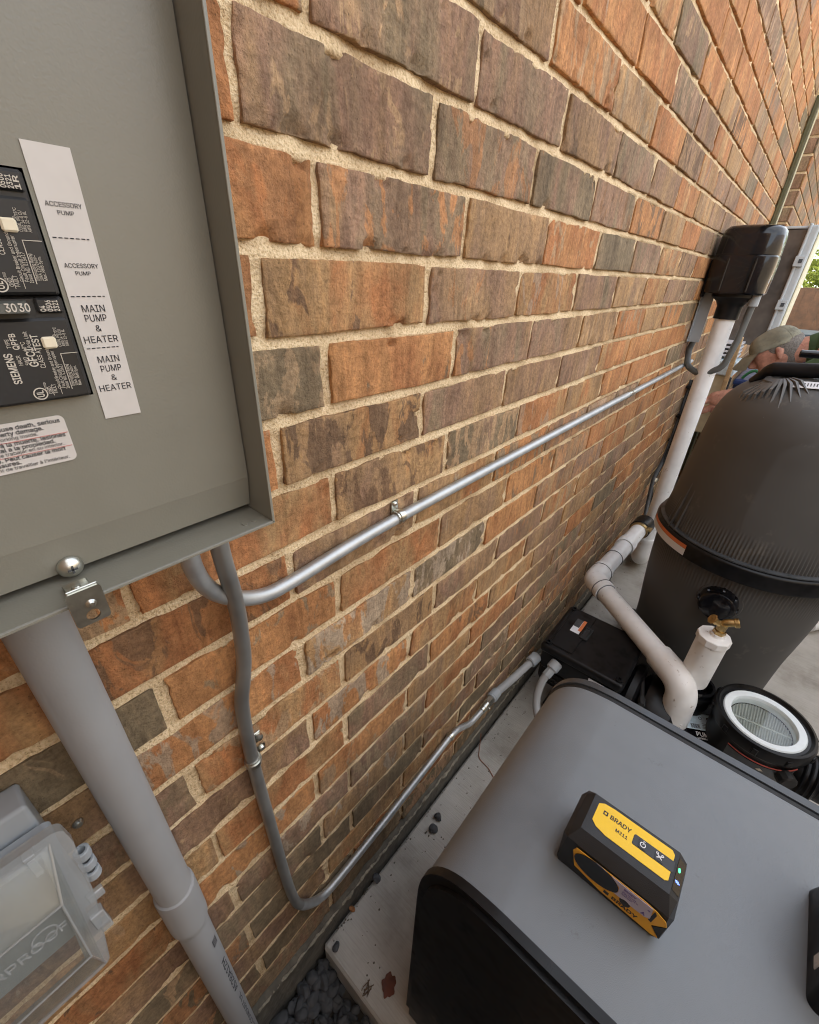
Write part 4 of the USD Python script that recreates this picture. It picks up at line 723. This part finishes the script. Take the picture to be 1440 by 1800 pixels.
# gussets fanning out on the crown, the collar they rise to, and the lifting handle
rp = np.array(smooth_prof(upp, 7))
def rz(r): return np.interp(r, rp[::-1, 0], rp[::-1, 1])
G = []
fc = V([-.050, .105])
BO = V([-.070, .095])
put('crown_collar', lathe([(.050, -.262), (.044, -.236), (.030, -.230), (.0, -.229)], TC + V([*BO, 0]), Z, 32), K['tank'], ft)
for q_, a in enumerate(np.radians(np.linspace(118, 218, 11))):
    dirn = V([math.cos(a), math.sin(a)]); r0 = BO + dirn * .030; L = (.130, .135, .135, .13, .12, .11, .10, .092, .085, .08, .075)[q_] 
    r1 = r0 + dirn * L; n2 = V([-dirn[1], dirn[0]]); prs = []
    for s_ in (-1, 1):
        for q, up, wd in ((r0, .012, .0045), (r0 * .55 + r1 * .45, .016, .0036), (r1, .0006, .0012)):
            p2 = q + n2 * s_ * wd; zz_ = rz(np.hypot(*q)); prs += [(*p2, zz_ + up), (*p2, zz_ - .02)]
    put('gusset', hull([TC + V(p) for p in prs]), K['tank_rib'], ft)
put('lid_handle', tube(path([TC + V([-.03, .165, -.255]), TC + V([-.045, .135, -.212]), TC + V([-.06, -.02, -.193]), TC + V([-.05, -.22, -.190]), TC + V([-.03, -.27, -.26])], .04), [.012, .020, .019, .019, .020], 20), K['black_plastic'], ft)
put('relief_valve', trimesh.util.concatenate([cyl(TC + V([.02, .085, -.168]), TC + V([.02, -.14, -.158]), .0105, 16, ch=.003), cyl(TC + V([.02, -.03, -.22]), TC + V([.02, -.03, -.155]), .014, 16), cyl(TC + V([.0, -.045, -.22]), TC + V([.0, -.045, -.13]), .026, 20, ch=.004)]), K['black_gloss'], ft)
cl_ = rrect(-.020, -.014, .048, .016, .005)
tg = V([-.085, .058, -.2335 + .012]); nn = V([-.42, .10, .90]); nn /= np.linalg.norm(nn); uu = -Y - nn * (-Y @ nn); uu /= np.linalg.norm(uu); vv = np.cross(nn, uu)
tl = put('top_label', plate(cl_, TC + V([-.125, .052, -.231]), uu, vv, .0012), K['label_white'], ft)
put('print', trimesh.util.concatenate([plate(sbox(-.014 + q * .0065, -.006, -.0115 + q * .0065, .008), TC + V([-.125, .052, -.231]) + nn * .0013, uu, vv, .0002) for q in range(9)]), K['grey_ink'], tl)
# small black fitting on the slab beside the tank
df = thing('drain_fitting', (1.88, -.23, SL), 'small black plastic drain fitting on the slab behind the white pipe', 'fitting')
put('fitting_body', trimesh.util.concatenate([rbox((1.84, -.205, SL), (1.905, -.265, SL + .095), .008), cyl((1.87, -.26, SL + .055), (1.87, -.36, SL + .055), .022, 20, ch=.003), cyl((1.87, -.29, SL + .055), (1.87, -.31, SL + .055), .028, 8, ch=.002)]), K['black_plastic'], df)

# ------------------------------------------------------------------ riser and blower
RX, RY = 2.40, -.117
rs = thing('riser_pipe', (RX, RY, SL), 'tall white plastic riser pipe by the wall below the black blower', 'pipe')
put('pipe', tube([(RX, RY, -1.30), (RX, RY, -.10)], .0375, 32), K['pvc_white'], rs)
put('foot_elbow', trimesh.util.concatenate([tube(path([(RX, RY, -1.225), (RX, RY, -1.372), (RX + .16, RY + .03, -1.378)], .06), .045, 28), lathe([(.038, 0), (.047, .002), (.047, .02), (.045, .024)], (RX, RY, -1.245), Z, 32)]), K['pvc_white'], rs)
bl = thing('air_blower', (RX, RY, .05), 'glossy black air blower on top of the white riser pipe', 'air blower')
put('neck', lathe([(.0385, -.128), (.046, -.128), (.046, -.08), (.056, -.062), (.078, -.045), (.078, -.03), (0, -.03)], (RX, RY, 0), Z, 40), K['black_plastic'], bl)
def squarish(prof, p=4.2, n=96):
    """like lathe about the riser's axis, but with a rounded-square section"""
    m = lathe(prof, (0, 0, 0), Z, n); v = m.vertices; a = np.arctan2(v[:, 1], v[:, 0]); k = (np.abs(np.cos(a)) ** p + np.abs(np.sin(a)) ** p) ** (-1 / p)
    m.vertices = np.stack([RX + v[:, 0] * k, RY + v[:, 1] * k, v[:, 2]], 1); return m
put('motor_housing', squarish([(0, -.035), (.100, -.033), (.105, -.026), (.108, .05), (.108, .096), (.104, .102), (0, .102)]), K['black_gloss'], bl, smooth=40)
for y_ in (-.045, .045): put('housing_rib', cbox((RX - .112, RY + y_ - .004, -.025), (RX - .104, RY + y_ + .004, .09), .002), K['black_gloss'], bl)
put('dome_cap', squarish([(0, .100), (.104, .100), (.107, .106), (.105, .165), (.100, .186), (.088, .198), (.05, .204), (0, .206)], 3.4), K['black_gloss'], bl, smooth=50)
put('mounting_bracket', trimesh.util.concatenate([cbox((RX - .003, -.004, -.23), (RX + .003, -.050, .0), .001), cbox((RX - .02, -.004, -.23), (RX + .04, -.008, .03), .001), cbox((RX - .028, -.006, -.02), (RX + .028, -.06, -.012), .002)]), K['box_grey'], bl)
put('wall_pad', cbox((RX - .045, -.002, -.05), (RX + .045, -.012, .085), .003), K['rubber'], bl)
pcx = thing('power_cord', (RX, -.16, -.25), 'grey flexible power conduit looping under the black air blower', 'cable')
put('cord', tube(path([(RX - .02, -.195, -.045), (RX - .02, -.19, -.20), (RX - .03, -.175, -.315), (RX - .02, -.10, -.360), (RX + .02, -.03, -.335), (RX + .05, -.014, -.27), (RX + .06, -.02, -.225)], .06), .0130, 16), K['cord_grey'], pcx)
put('cord_fitting', trimesh.util.concatenate([cyl((RX - .02, -.195, -.075), (RX - .02, -.195, -.025), .019, 16, ch=.002), cyl((RX - .055, -.214, .01), (RX - .055, -.214, .045), .009, 12)]), K['box_grey'], pcx)
cw = thing('cable_bundle', (2.75, -.02, -.8), 'bundle of dark cables running down the brick wall behind the riser', 'cable')
for q in range(3):
    put('cable', tube(spline([(2.84, -.012 - .008 * q, -.46), (2.83, -.014 - .008 * q, -.61), (2.80, -.018 - .004 * q, -.78), (2.74, -.020 - .003 * q, -.90), (2.62, -.022, -.965 - .02 * q), (2.58 + .02 * q, -.035, -1.06), (2.50 + .04 * q, -.06, -1.16)]), .010, 10), K['black_plastic' if q else 'trim_grey'], cw)
for z in (-.50, -.66, -.80): put('cable_clip', cbox((2.79, -.004, z), (2.87, -.040, z + .016), .002), K['black_plastic'], cw)
put('cable_joint', cyl((2.62, -.030, -.99), (2.63, -.032, -.972), .014, 12), K['zinc'], cw)

# ------------------------------------------------------------------ electrical cabinet beyond the blower
ec = thing('electrical_cabinet', (3.45, -.1, 0), 'dark electrical cabinet with pale latched door edge on the far wall', 'electrical cabinet')
put('top_lip', cbox((3.293, -.001, .262), (3.725, -.238, .274), .003), K['door_grey'], ec)
put('cabinet_body', rbox((3.30, -.001, -.30), (3.72, -.236, .262), .006), K['cabinet'], ec)
def frame_plate(o): return o
put('door', tri(man(rbox((3.285, -.232, -.315), (3.735, -.272, .278), .012))), K['door_grey'], ec)
put('door_lip', rbox((3.279, -.226, -.322), (3.741, -.240, .285), .006), K['door_grey'], ec)
put('door_bevel', cbox((3.30, -.2715, -.30), (3.72, -.281, .262), .006), K['trim_cream'], ec)
for z in (.118, -.086):
    l = put('latch', rbox((3.268, -.222, z - .024), (3.284, -.265, z + .024), .003), K['door_grey'], ec)
    put('latch_hole', cbox((3.2665, -.240, z - .008), (3.2685, -.256, z + .010), .0005), K['trim_grey'], l)

# ------------------------------------------------------------------ loose things on the slab and the gravel
def rock(seed, s, flat=.7):
    r = np.random.default_rng(seed); o = r.uniform(0, 50, 3); m = trimesh.creation.icosphere(subdivisions=2); v = m.vertices
    k = 1 + .35 * fb(v[:, 0] * 1.1 + o[0], v[:, 1] * 1.1 + o[1], v[:, 2] * 1.1 + o[2]); v = v * k[:, None]
    for _ in range(4):                                # a few flat facets
        n = r.normal(size=3); n /= np.linalg.norm(n); h = r.uniform(.55, .8); dd = v @ n; v = v - np.maximum(dd - h, 0)[:, None] * n
    m.vertices = v * V([s, s * r.uniform(.65, .95), s * flat * r.uniform(.7, 1)]); m.apply_transform(trimesh.transformations.rotation_matrix(r.uniform(0, 6.28), Z)); return m
_RK = {}
def rocks(seed, s, c, flat=.7):
    k = (seed % 90, flat)
    if k not in _RK: _RK[k] = rock(seed, 1., flat)
    a = seed * 2.4; ca, sa = math.cos(a), math.sin(a); m = _RK[k]; return trimesh.Trimesh(m.vertices @ V([[ca, sa, 0], [-sa, ca, 0], [0, 0, 1]]) * s + V(c), m.faces, process=False)
G = []
for i in range(1300):
    x, y = rng.uniform(-.30, .199), -.022 - rng.random() ** 1.3 * .42; s = rng.uniform(.0105, .0200)
    G.append(rocks(1000 + i, s, (x, y, SL - .100 + rng.random() * .034 + .012 * (y > -.06)), .75))
put('gravel', trimesh.util.concatenate(G), K['gravel_stone'], kind='stuff', smooth=25)
put('grit', trimesh.util.concatenate([trimesh.creation.icosphere(subdivisions=1, radius=rng.uniform(.0008, .0028)).apply_scale((1, rng.uniform(.6, 1), .6)).apply_translation((rng.uniform(.22, 3.2), -.018 - rng.random() ** 3 * .16, SL + .001)) for _ in range(420)]), K['footing'], kind='stuff', smooth=True)
for (x, y, s, lab_) in ((.618, -.055, .0135, 'dark stone farther from the breaker panel, of the two lying together on the slab'), (.583, -.064, .0145, 'dark stone nearer the breaker panel, of the two lying together on the slab'), (.386, -.022, .0125, 'lone dark stone against the wall foot on the slab'), (.225, -.044, .0115, 'dark stone at the slab corner above the gravel')):
    put('loose_stone', rocks(int(x * 1e4), s, (x, y, SL + s * .55), .8), K['gravel_stone'], smooth=25, label=lab_, cat='stone')
put('brick_chip', rocks(77, .009, (.300, -.019, SL + .004), .5), K['brick'], tone=(.2, .1, 0), label='small reddish brick chip lying by the wall foot', cat='brick chip')
a = np.linspace(0, 2 * np.pi, 40); rad = .0165 * (1 + .10 * np.sin(5 * a) + .07 * np.sin(9 * a + 1))
lf = trimesh.creation.extrude_polygon(Polygon(np.stack([rad * 1.25 * np.cos(a), rad * .95 * np.sin(a)], 1)), .0006).subdivide()
lf.vertices[:, 2] += lf.vertices[:, 1] ** 2 * 14 + .001 * np.sin(lf.vertices[:, 0] * 300); lf.apply_transform(trimesh.transformations.rotation_matrix(.5, Z)); lf.apply_translation((.263, -.183, SL + .002))
put('dead_leaf', lf, K['leaf_red'], smooth=True, label='dark red dead leaf lying flat on the slab', cat='leaf')
tw = [tube([V([.225, -.149, SL + .002]) + V([rng.uniform(-.012, .012), rng.uniform(-.009, .009), 0]), V([.225, -.149, SL + .004]) + V([rng.uniform(-.016, .016), rng.uniform(-.010, .010), 0])], .0009, 5) for _ in range(16)]
put('twig_litter', trimesh.util.concatenate(tw), K['bark'], kind='stuff', smooth=False)
put('copper_wire', tube(path([(.90, -.020, SL + .06), (.895, -.026, SL + .003), (.855, -.046, SL + .003), (.848, -.09, SL + .003), (.82, -.145, SL + .003), (.80, -.20, SL + .003)], .03), .0013, 6), K['copper_wire'], label='thin copper coloured wire trailing across the slab from the wall', cat='wire')
wp = thing('slab_pipe', (2.75, -1, SL), 'white pipe lying on the slab right of the filter tank', 'pipe')
put('pipe', tube([(2.44, -.872, SL + .04), (2.95, -1.20, SL + .04)], .037, 24), K['pvc_white'], wp)

# ------------------------------------------------------------------ the man bending behind the tank
MX = 2.90
mn = thing('person', (MX, -.95, SL), 'man in olive cap and green shirt bending down behind the filter tank', 'person')
def chain(js, closed=None):
    out = manifold3d.Manifold()
    for (p, r), (q, s) in zip(js, js[1:]):
        out += manifold3d.Manifold.batch_hull([manifold3d.Manifold.sphere(r, 28).translate(tuple(map(float, p))), manifold3d.Manifold.sphere(s, 28).translate(tuple(map(float, q)))])
    return out
hc = V([MX, -.318, -.278])                                  # middle of the head
hu, hf = V([0, .42, .62]), V([0, .83, -.56]); hu /= np.linalg.norm(hu); hf = hf - hu * (hf @ hu); hf /= np.linalg.norm(hf); hs = X
def hp(f, u, s=0): return hc + hf * f + hu * u + hs * s
skull = manifold3d.Manifold.batch_hull([manifold3d.Manifold.sphere(r, 28).translate(tuple(hp(f, u, s))) for f, u, s, r in ((-.025, .025, 0, .073), (.03, .025, 0, .067), (.045, -.045, 0, .046), (.060, -.085, 0, .026), (-.02, -.02, 0, .066))])
nose = manifold3d.Manifold.batch_hull([manifold3d.Manifold.sphere(r, 14).translate(tuple(hp(f, u))) for f, u, r in ((.088, .010, .010), (.112, -.028, .012), (.090, -.036, .015))])
brow = manifold3d.Manifold.batch_hull([manifold3d.Manifold.sphere(.012, 12).translate(tuple(hp(.082, .022, s))) for s in (-.035, .035)])
lips = manifold3d.Manifold.batch_hull([manifold3d.Manifold.sphere(.008, 12).translate(tuple(hp(.084, -.064, s))) for s in (-.018, .018)])
ears = manifold3d.Manifold()
for s in (-1, 1):
    ears += manifold3d.Manifold.batch_hull([manifold3d.Manifold.sphere(r, 12).translate(tuple(hp(f, u, s * .071))) for f, u, r in ((-.012, .010, .012), (-.022, .000, .011), (-.008, -.030, .008))])
neck = chain([(hp(-.035, -.03), .058), (V([MX, -.455, -.245]), .060), (V([MX, -.56, -.255]), .075)])
sh_l, sh_r = V([MX - .17, -.56, -.28]), V([MX + .17, -.56, -.28])
arms = chain([(V([MX, -.56, -.26]), .08), (sh_l, .058), (V([MX - .20, -.33, -.455]), .050), (V([MX - .17, -.16, -.515]), .036)])
arms += chain([(V([MX, -.56, -.26]), .08), (sh_r, .058), (V([MX + .22, -.36, -.56]), .043), (V([MX + .12, -.14, -.62]), .031)])
def hand(w, d, s):
    """palm with four curled fingers and a thumb leaving its side"""
    d = d / np.linalg.norm(d); n = V([0, 0, -1.]) - d * (V([0, 0, -1.]) @ d); n /= np.linalg.norm(n); b = np.cross(d, n) * s
    o = manifold3d.Manifold.batch_hull([manifold3d.Manifold.sphere(r, 12).translate(tuple(w + d * p + b * q)) for p, q, r in ((.0, -.012, .018), (.0, .012, .018), (.075, -.032, .012), (.078, .030, .012))])
    for q, L in ((-.032, .058), (-.011, .070), (.011, .074), (.031, .064)):
        k = w + d * .078 + b * q; o += chain([(k, .0098), (k + d * L * .45 + n * .006, .009), (k + d * L * .75 + n * .024, .0085), (k + d * L * .82 + n * .044, .0075)])
    k = w + d * .022 + b * .030; o += chain([(k, .0125), (k + d * .03 + b * .022 + n * .008, .0105), (k + d * .058 + b * .022 + n * .022, .009)])
    return o
arms += hand(V([MX - .17, -.145, -.52]), V([.15, .55, -.35]), 1); arms += hand(V([MX + .12, -.125, -.625]), V([-.1, .5, -.3]), -1)
torso = manifold3d.Manifold.batch_hull([manifold3d.Manifold.sphere(r, 24).translate(p) for p, r in (((MX - .15, -.56, -.285), .08), ((MX + .15, -.56, -.285), .08), ((MX, -.53, -.25), .085), ((MX - .11, -.86, -.40), .11), ((MX + .11, -.86, -.40), .11))])
torso += manifold3d.Manifold.batch_hull([manifold3d.Manifold.sphere(.11, 24).translate(p) for p in ((MX - .11, -.86, -.40), (MX + .11, -.86, -.40), (MX - .09, -1.02, -.52), (MX + .09, -1.02, -.52))])
legs = manifold3d.Manifold(); feet = manifold3d.Manifold()
for s in (-1, 1):
    legs += chain([(V([MX + s * .09, -1.02, -.54]), .095), (V([MX + s * .13, -.90, -.95]), .062), (V([MX + s * .14, -1.00, -1.34]), .045)])
    feet += manifold3d.Manifold.batch_hull([manifold3d.Manifold.sphere(r, 16).translate((MX + s * .15, y, SL + r)) for y, r in ((-1.03, .045), (-.86, .036), (-.80, .03))])
def smooth_body(m, L=.012, it=12):
    t = tri(m.refine_to_length(L)); t.merge_vertices(); return trimesh.smoothing.filter_taubin(t, iterations=it)
bodym = skull + nose + brow + lips + ears + neck + arms + torso + legs
put('body', smooth_body(bodym), K['skin'], mn, smooth=True)
shirt = manifold3d.Manifold.batch_hull([manifold3d.Manifold.sphere(r, 24).translate(p) for p, r in (((MX - .15, -.565, -.285), .088), ((MX + .15, -.565, -.285), .088), ((MX, -.545, -.25), .092), ((MX - .11, -.86, -.40), .12), ((MX + .11, -.86, -.40), .12))])
shirt += manifold3d.Manifold.batch_hull([manifold3d.Manifold.sphere(.12, 24).translate(p) for p in ((MX - .11, -.86, -.40), (MX + .11, -.86, -.40), (MX - .09, -1.0, -.50), (MX + .09, -1.0, -.50))])
shirt += chain([(V([MX, -.56, -.26]), .09), (V([MX, -.470, -.245]), .072)])
for s, e in ((sh_l, V([MX - .19, -.43, -.39])), (sh_r, V([MX + .205, -.44, -.47]))): shirt += chain([(V([MX, -.58, -.27]), .09), (s, .072), (e, .062)])
sm = smooth_body(shirt, .015, 8); sm.vertices += .004 * fb(sm.vertices[:, 0] * 30, sm.vertices[:, 1] * 30, sm.vertices[:, 2] * 30)[:, None] * sm.vertex_normals
put('shirt', sm, K['shirt'], mn, smooth=True)
put('collar', tube([V([MX + .070 * math.cos(t), -.468 + .012 * math.sin(t), -.246 + .070 * math.sin(t)]) for t in np.linspace(0, 2 * math.pi, 32)], .010, 10, False), K['shirt'], mn)
tr_ = manifold3d.Manifold()
for s in (-1, 1): tr_ += chain([(V([MX + s * .09, -1.02, -.54]), .112), (V([MX + s * .13, -.90, -.95]), .082), (V([MX + s * .14, -1.00, -1.36]), .068)])
tr_ += manifold3d.Manifold.batch_hull([manifold3d.Manifold.sphere(.118, 24).translate(p) for p in ((MX - .09, -1.0, -.52), (MX + .09, -1.0, -.52))])
put('trousers', smooth_body(tr_, .02, 8), K['jeans'], mn, smooth=True)
put('shoes', smooth_body(feet, .012, 5), K['black_matte'], mn, smooth=True)
# cap: crown and brim following the skull
cs = [(-.025, .030, 0, .079), (.03, .030, 0, .073), (0, .044, 0, .066)]
crown = manifold3d.Manifold.batch_hull([manifold3d.Manifold.sphere(r, 32).translate(tuple(hp(f, u, s))) for f, u, s, r in cs])
crown = crown.trim_by_plane(tuple(hu), float(hu @ hp(0, .024)))
cap = put('cap', smooth_body(crown, .01, 4), K['cap_cloth'], mn, smooth=True)
br = []
for q in np.linspace(-.075, .075, 15):
    ext = .105 + .080 * math.sqrt(max(1 - (q / .078) ** 2, 0)); dr = -.35 * q * q / .075
    br.append((q, ext, dr))
bp = []
for th in (.0, .004):
    for q, e, dr in br: bp += [hp(.055, .034 + th + dr * .2, q), hp(.055 + (e - .055) * .6, .024 + th + dr, q), hp(e, -.006 + th + dr, q)]
n3 = len(br) * 3; Fb = []
for l_, fl in ((0, 1), (n3, 0)):
    for i in range(len(br) - 1):
        for j in range(2):
            a_, b_, c_, d_ = l_ + i * 3 + j, l_ + i * 3 + j + 1, l_ + i * 3 + j + 4, l_ + i * 3 + j + 3
            Fb += [[a_, b_, c_], [a_, c_, d_]]
rim_ = [i * 3 + 2 for i in range(len(br))]
for a_, b_ in zip(rim_, rim_[1:]): Fb += [[a_, b_, b_ + n3], [a_, b_ + n3, a_ + n3]]
for a_ in (-.9, 0, .9): put('cap_seam', tube([hp(-.025 + .079 * math.cos(t_) * math.cos(a_) * .98, .030 + .0775 * math.sin(t_), .079 * math.cos(t_) * math.sin(a_)) for t_ in np.linspace(.1, math.pi - .1, 20)], .0016, 6), K['cap_cloth'], cap)
put('brim', trimesh.Trimesh(bp, Fb, process=False), K['cap_cloth'], cap, smooth=40)
put('hair', smooth_body(manifold3d.Manifold.batch_hull([manifold3d.Manifold.sphere(r, 24).translate(tuple(hp(f, u, s))) for f, u, s, r in ((-.035, .020, 0, .076), (-.045, -.035, 0, .060), (-.005, .025, 0, .074))]).trim_by_plane(tuple(-hu), float(-hu @ hp(0, .040))), .01, 3), K['hair'], mn, smooth=True)
for s in (-1, 1):
    put('eye', trimesh.creation.icosphere(2, .010).apply_translation(hp(.076, .002, s * .028)), K['white'], mn, smooth=True)
    put('eyebrow', tube([hp(.094, .022, s * .016), hp(.093, .026, s * .032), hp(.080, .022, s * .050)], .004, 8), K['hair'], mn)

# ------------------------------------------------------------------ beyond the man
def bin_(name, x, y, m, lid, lab_, h=1.02):
    t = thing(name, (x, y, SL), lab_, 'wheeled bin'); z0 = SL
    put('bin_body', hull([(x + a * w, y + b * w, z) for z, w in ((z0 + .08, .23), (z0 + h - .06, .29)) for a in (-1, 1) for b in (-1, 1)]), m, t)
    put('lid', trimesh.util.concatenate([rbox((x - .31, y - .31, z0 + h - .06), (x + .31, y + .31, z0 + h), .02), cbox((x - .325, y - .30, z0 + h - .085), (x - .30, y + .30, z0 + h - .045), .006)]), lid, t, smooth=40)
    put('handle', tube([(x + .33, y - .24, z0 + h - .05), (x + .33, y + .24, z0 + h - .05)], .015, 12), m, t)
    for s in (-1, 1): put('wheel', cyl((x + .25, y + s * .24 - .025, z0 + .10), (x + .25, y + s * .24 + .025, z0 + .10), .10, 20, ch=.01), K['rubber'], t)
bin_('wheeled_bin', 4.6, -.545, K['bin_blue'], K['bin_blue'], 'blue wheeled bin behind the bending man', 1.05)
bin_('wheeled_bin', 5.4, -.60, K['bin_teal'], K['bin_teal'], 'dark teal wheeled bin beyond the blue bin', 1.10)
gb = thing('storage_tub', (3.55, -.13, SL), 'dark blue storage tub behind the riser pipe and the man', 'storage tub')
put('tub_body', hull([(3.55 + a * w, -.27 + b * w * .35, z) for z, w in ((SL, .24), (SL + .92, .28)) for a in (-1, 1) for b in (-1, 1)]), K['bin_blue'], gb)
put('tub_lid', rbox((3.25, -.375, SL + .92), (3.85, -.165, SL + .955), .012), K['bin_blue'], gb)
put('green_cord', tube(arc((3.26, -.30, SL + .958), (3.30, -.20, SL + .958), (.0, 0, .05)), .008, 8), K['bin_green'], gb)
ub = thing('utility_box', (3.2, -.08, SL), 'pale utility box with dark straps on the wall below the cabinet', 'utility box')
put('box_body', cbox((3.12, -.004, -.80), (3.30, -.150, -.455), .008), K['trim_cream'], ub)
put('box_lid', rbox((3.10, -.003, -.455), (3.32, -.165, -.375), .01), K['label_blue'], ub)
put('strap', trimesh.util.concatenate([cbox((3.112, -.003, -.82), (3.121, -.040 - .05 * q, -.37), .002) for q in range(0)] + [cbox((3.108, -.135 - .001, -.86), (3.121, -.165, -.46), .003)]), K['trim_grey'], ub)
put('vent_slat', trimesh.util.concatenate([cbox((3.15, -.02, -.36 + .022 * q), (3.29, -.15, -.348 + .022 * q), .002) for q in range(4)]), K['label_white'], ub)
put('wooden_stake', cbox((-.011, -.011, 0), (.011, .011, 1.20), .002).apply_transform(trimesh.transformations.rotation_matrix(math.radians(-1.5), X)).apply_translation((3.02, -.175, SL)), K['stick_wood'], label='pale wooden stake leaning beside the bending man', cat='stake')
ve = thing('parked_vehicle', (8.2, -.8, SL), 'white vehicle parked beyond the bins', 'vehicle')
put('body', trimesh.util.concatenate([rbox((7.2, -.30, SL + .35), (9.2, -4.6, SL + .74), .10), hull([(7.30, -.55, SL + .72), (9.1, -.55, SL + .72), (7.30, -3.2, SL + .72), (9.1, -3.2, SL + .72), (7.45, -.85, SL + 1.13), (8.95, -.85, SL + 1.13), (7.45, -2.9, SL + 1.13), (8.95, -2.9, SL + 1.13)])]), K['vehicle_white'], ve, smooth=40)
put('side_window', hull([(7.335, -.85, SL + .78), (7.335, -2.9, SL + .78), (7.44, -1.0, SL + 1.08), (7.44, -2.8, SL + 1.08), (7.36, -.85, SL + .78), (7.36, -2.9, SL + .78), (7.46, -1.0, SL + 1.08), (7.46, -2.8, SL + 1.08)]), K['glass_dark'], ve)
for x, y in ((7.25, -1.1), (9.15, -1.1), (7.25, -3.6), (9.15, -3.6)): put('wheel', cyl((x - .1, y, SL + .33), (x + .1, y, SL + .33), .34, 28, ch=.03), K['rubber'], ve)
fe = thing('wooden_fence', (10.5, -1, SL), 'brown wooden plank fence at the far end of the side yard', 'fence')
for i in range(46):
    y = 1.0 - i * .142; h = rng.uniform(-.006, .006); put('plank', cbox((10.5, y, SL), (10.522, y - .1415, SL + 1.44 + h), .003), K['wood_brown'], fe)
for z in (.35, 1.3): put('rail', cbox((10.523, 1.0, SL + z), (10.56, -5.5, SL + z + .09), .004), K['wood_brown'], fe)
# the other side of the narrow yard, which the glossy blower mirrors: plank fence, then the neighbour's sunlit wall
f2 = thing('wooden_fence', (3, -1.80, SL), 'tan plank fence along the opposite side of the narrow yard', 'fence')
for i in range(130):
    x = -6 + i * .142; put('plank', cbox((x, -1.80, SL - .1), (x + .138, -1.82, SL + 1.86 + rng.uniform(-.006, .006)), .003), K['fence_tan'], f2)
rw = thing('house_corner_wall', (-.5, -.8, SL), 'brick return of the house left of the breaker panel', 'wall')
put('wall_body', cbox((-.345, -.001, SL - .1), (-.70, -1.55, 1.62), .004), K['return_brick'], rw)
nh = thing('neighbour_house', (3, -6, SL), 'pale stucco house of the neighbours beyond the tan plank fence', 'house')
put('wall', cbox((-5, -7.4, SL - .1), (12, -11, SL + 2.6), .02), K['stucco'], nh)
put('roof', hull([(-5.4, -6.95, SL + 2.6), (12.4, -6.95, SL + 2.6), (-5.4, -11.4, SL + 2.6), (12.4, -11.4, SL + 2.6), (-3, -9.2, SL + 4.0), (10, -9.2, SL + 4.0)]), K['roof'], nh, smooth=False)
def tree(loc, hgt, spread, nleaf, lab_, seed):
    t = thing('tree', loc, lab_, 'tree'); r = np.random.default_rng(seed); b = V(loc, float)
    tops = []
    parts = [tube([b, b + V([.05, .03, hgt * .3]), b + V([.1, -.05, hgt * .62])], [.13, .07], 12)]
    for i in range(9):
        a = i * 2.4; s = b + V([.08, 0, hgt * (.28 + .04 * i)]); e = s + V([math.cos(a) * spread * .6, math.sin(a) * spread * .6, hgt * (.12 + .05 * r.random())]); parts.append(tube([s, (s + e) / 2 + Z * .1, e], [.05, .015], 8)); tops.append(e)
    put('trunk', trimesh.util.concatenate(parts), K['bark'], t)
    cl = [c + r.normal(scale=spread * .28, size=3) for c in tops for _ in range(9)] + [b + V([r.normal() * spread * .5, r.normal() * spread * .5, hgt * r.uniform(.35, 1)]) for _ in range(60)]
    P, F = [], []
    for i in range(nleaf):
        c = cl[r.integers(len(cl))] + r.normal(scale=spread * .10, size=3); u = r.normal(size=3); u /= np.linalg.norm(u); v = np.cross(u, r.normal(size=3)); v /= np.linalg.norm(v); L = r.uniform(.03, .065)
        k = len(P); P += [c - u * L, c + v * L * .42, c + u * L, c - v * L * .42]; F += [[k, k + 1, k + 2], [k, k + 2, k + 3]]
    put('crown', trimesh.Trimesh(P, F, process=False), LOOK['foliage'], t, smooth=False)
LOOK['foliage'] = usdkit.material(stage, '/World/Looks/foliage', {'g': ('geometry', {}), 'n': ('noise_texture', {'scale': 2.5, 'detail': 4.}), 'c': ('rgb_ramp', {'ramp': [(.3, (.07, .10, .02)), (.7, (.20, .23, .05))]}),
  'd': ('diffuse_bsdf', {}), 't': ('translucent_bsdf', {}), 'm': ('mix_closure', {'fac': .45})}, [('g.position', 'n.vector'), ('n.fac', 'c.fac'), ('c.color', 'd.color'), ('c.color', 't.color'), ('d.BSDF', 'm.closure1'), ('t.BSDF', 'm.closure2')], surface='m.closure')
tree((12.6, -.75, SL), 3.4, 1.25, 9000, 'bright green leafy tree above the far brown fence', 5)
tree((14.5, -3.4, SL), 4.6, 1.6, 6000, 'taller tree farther right beyond the brown fence', 6)
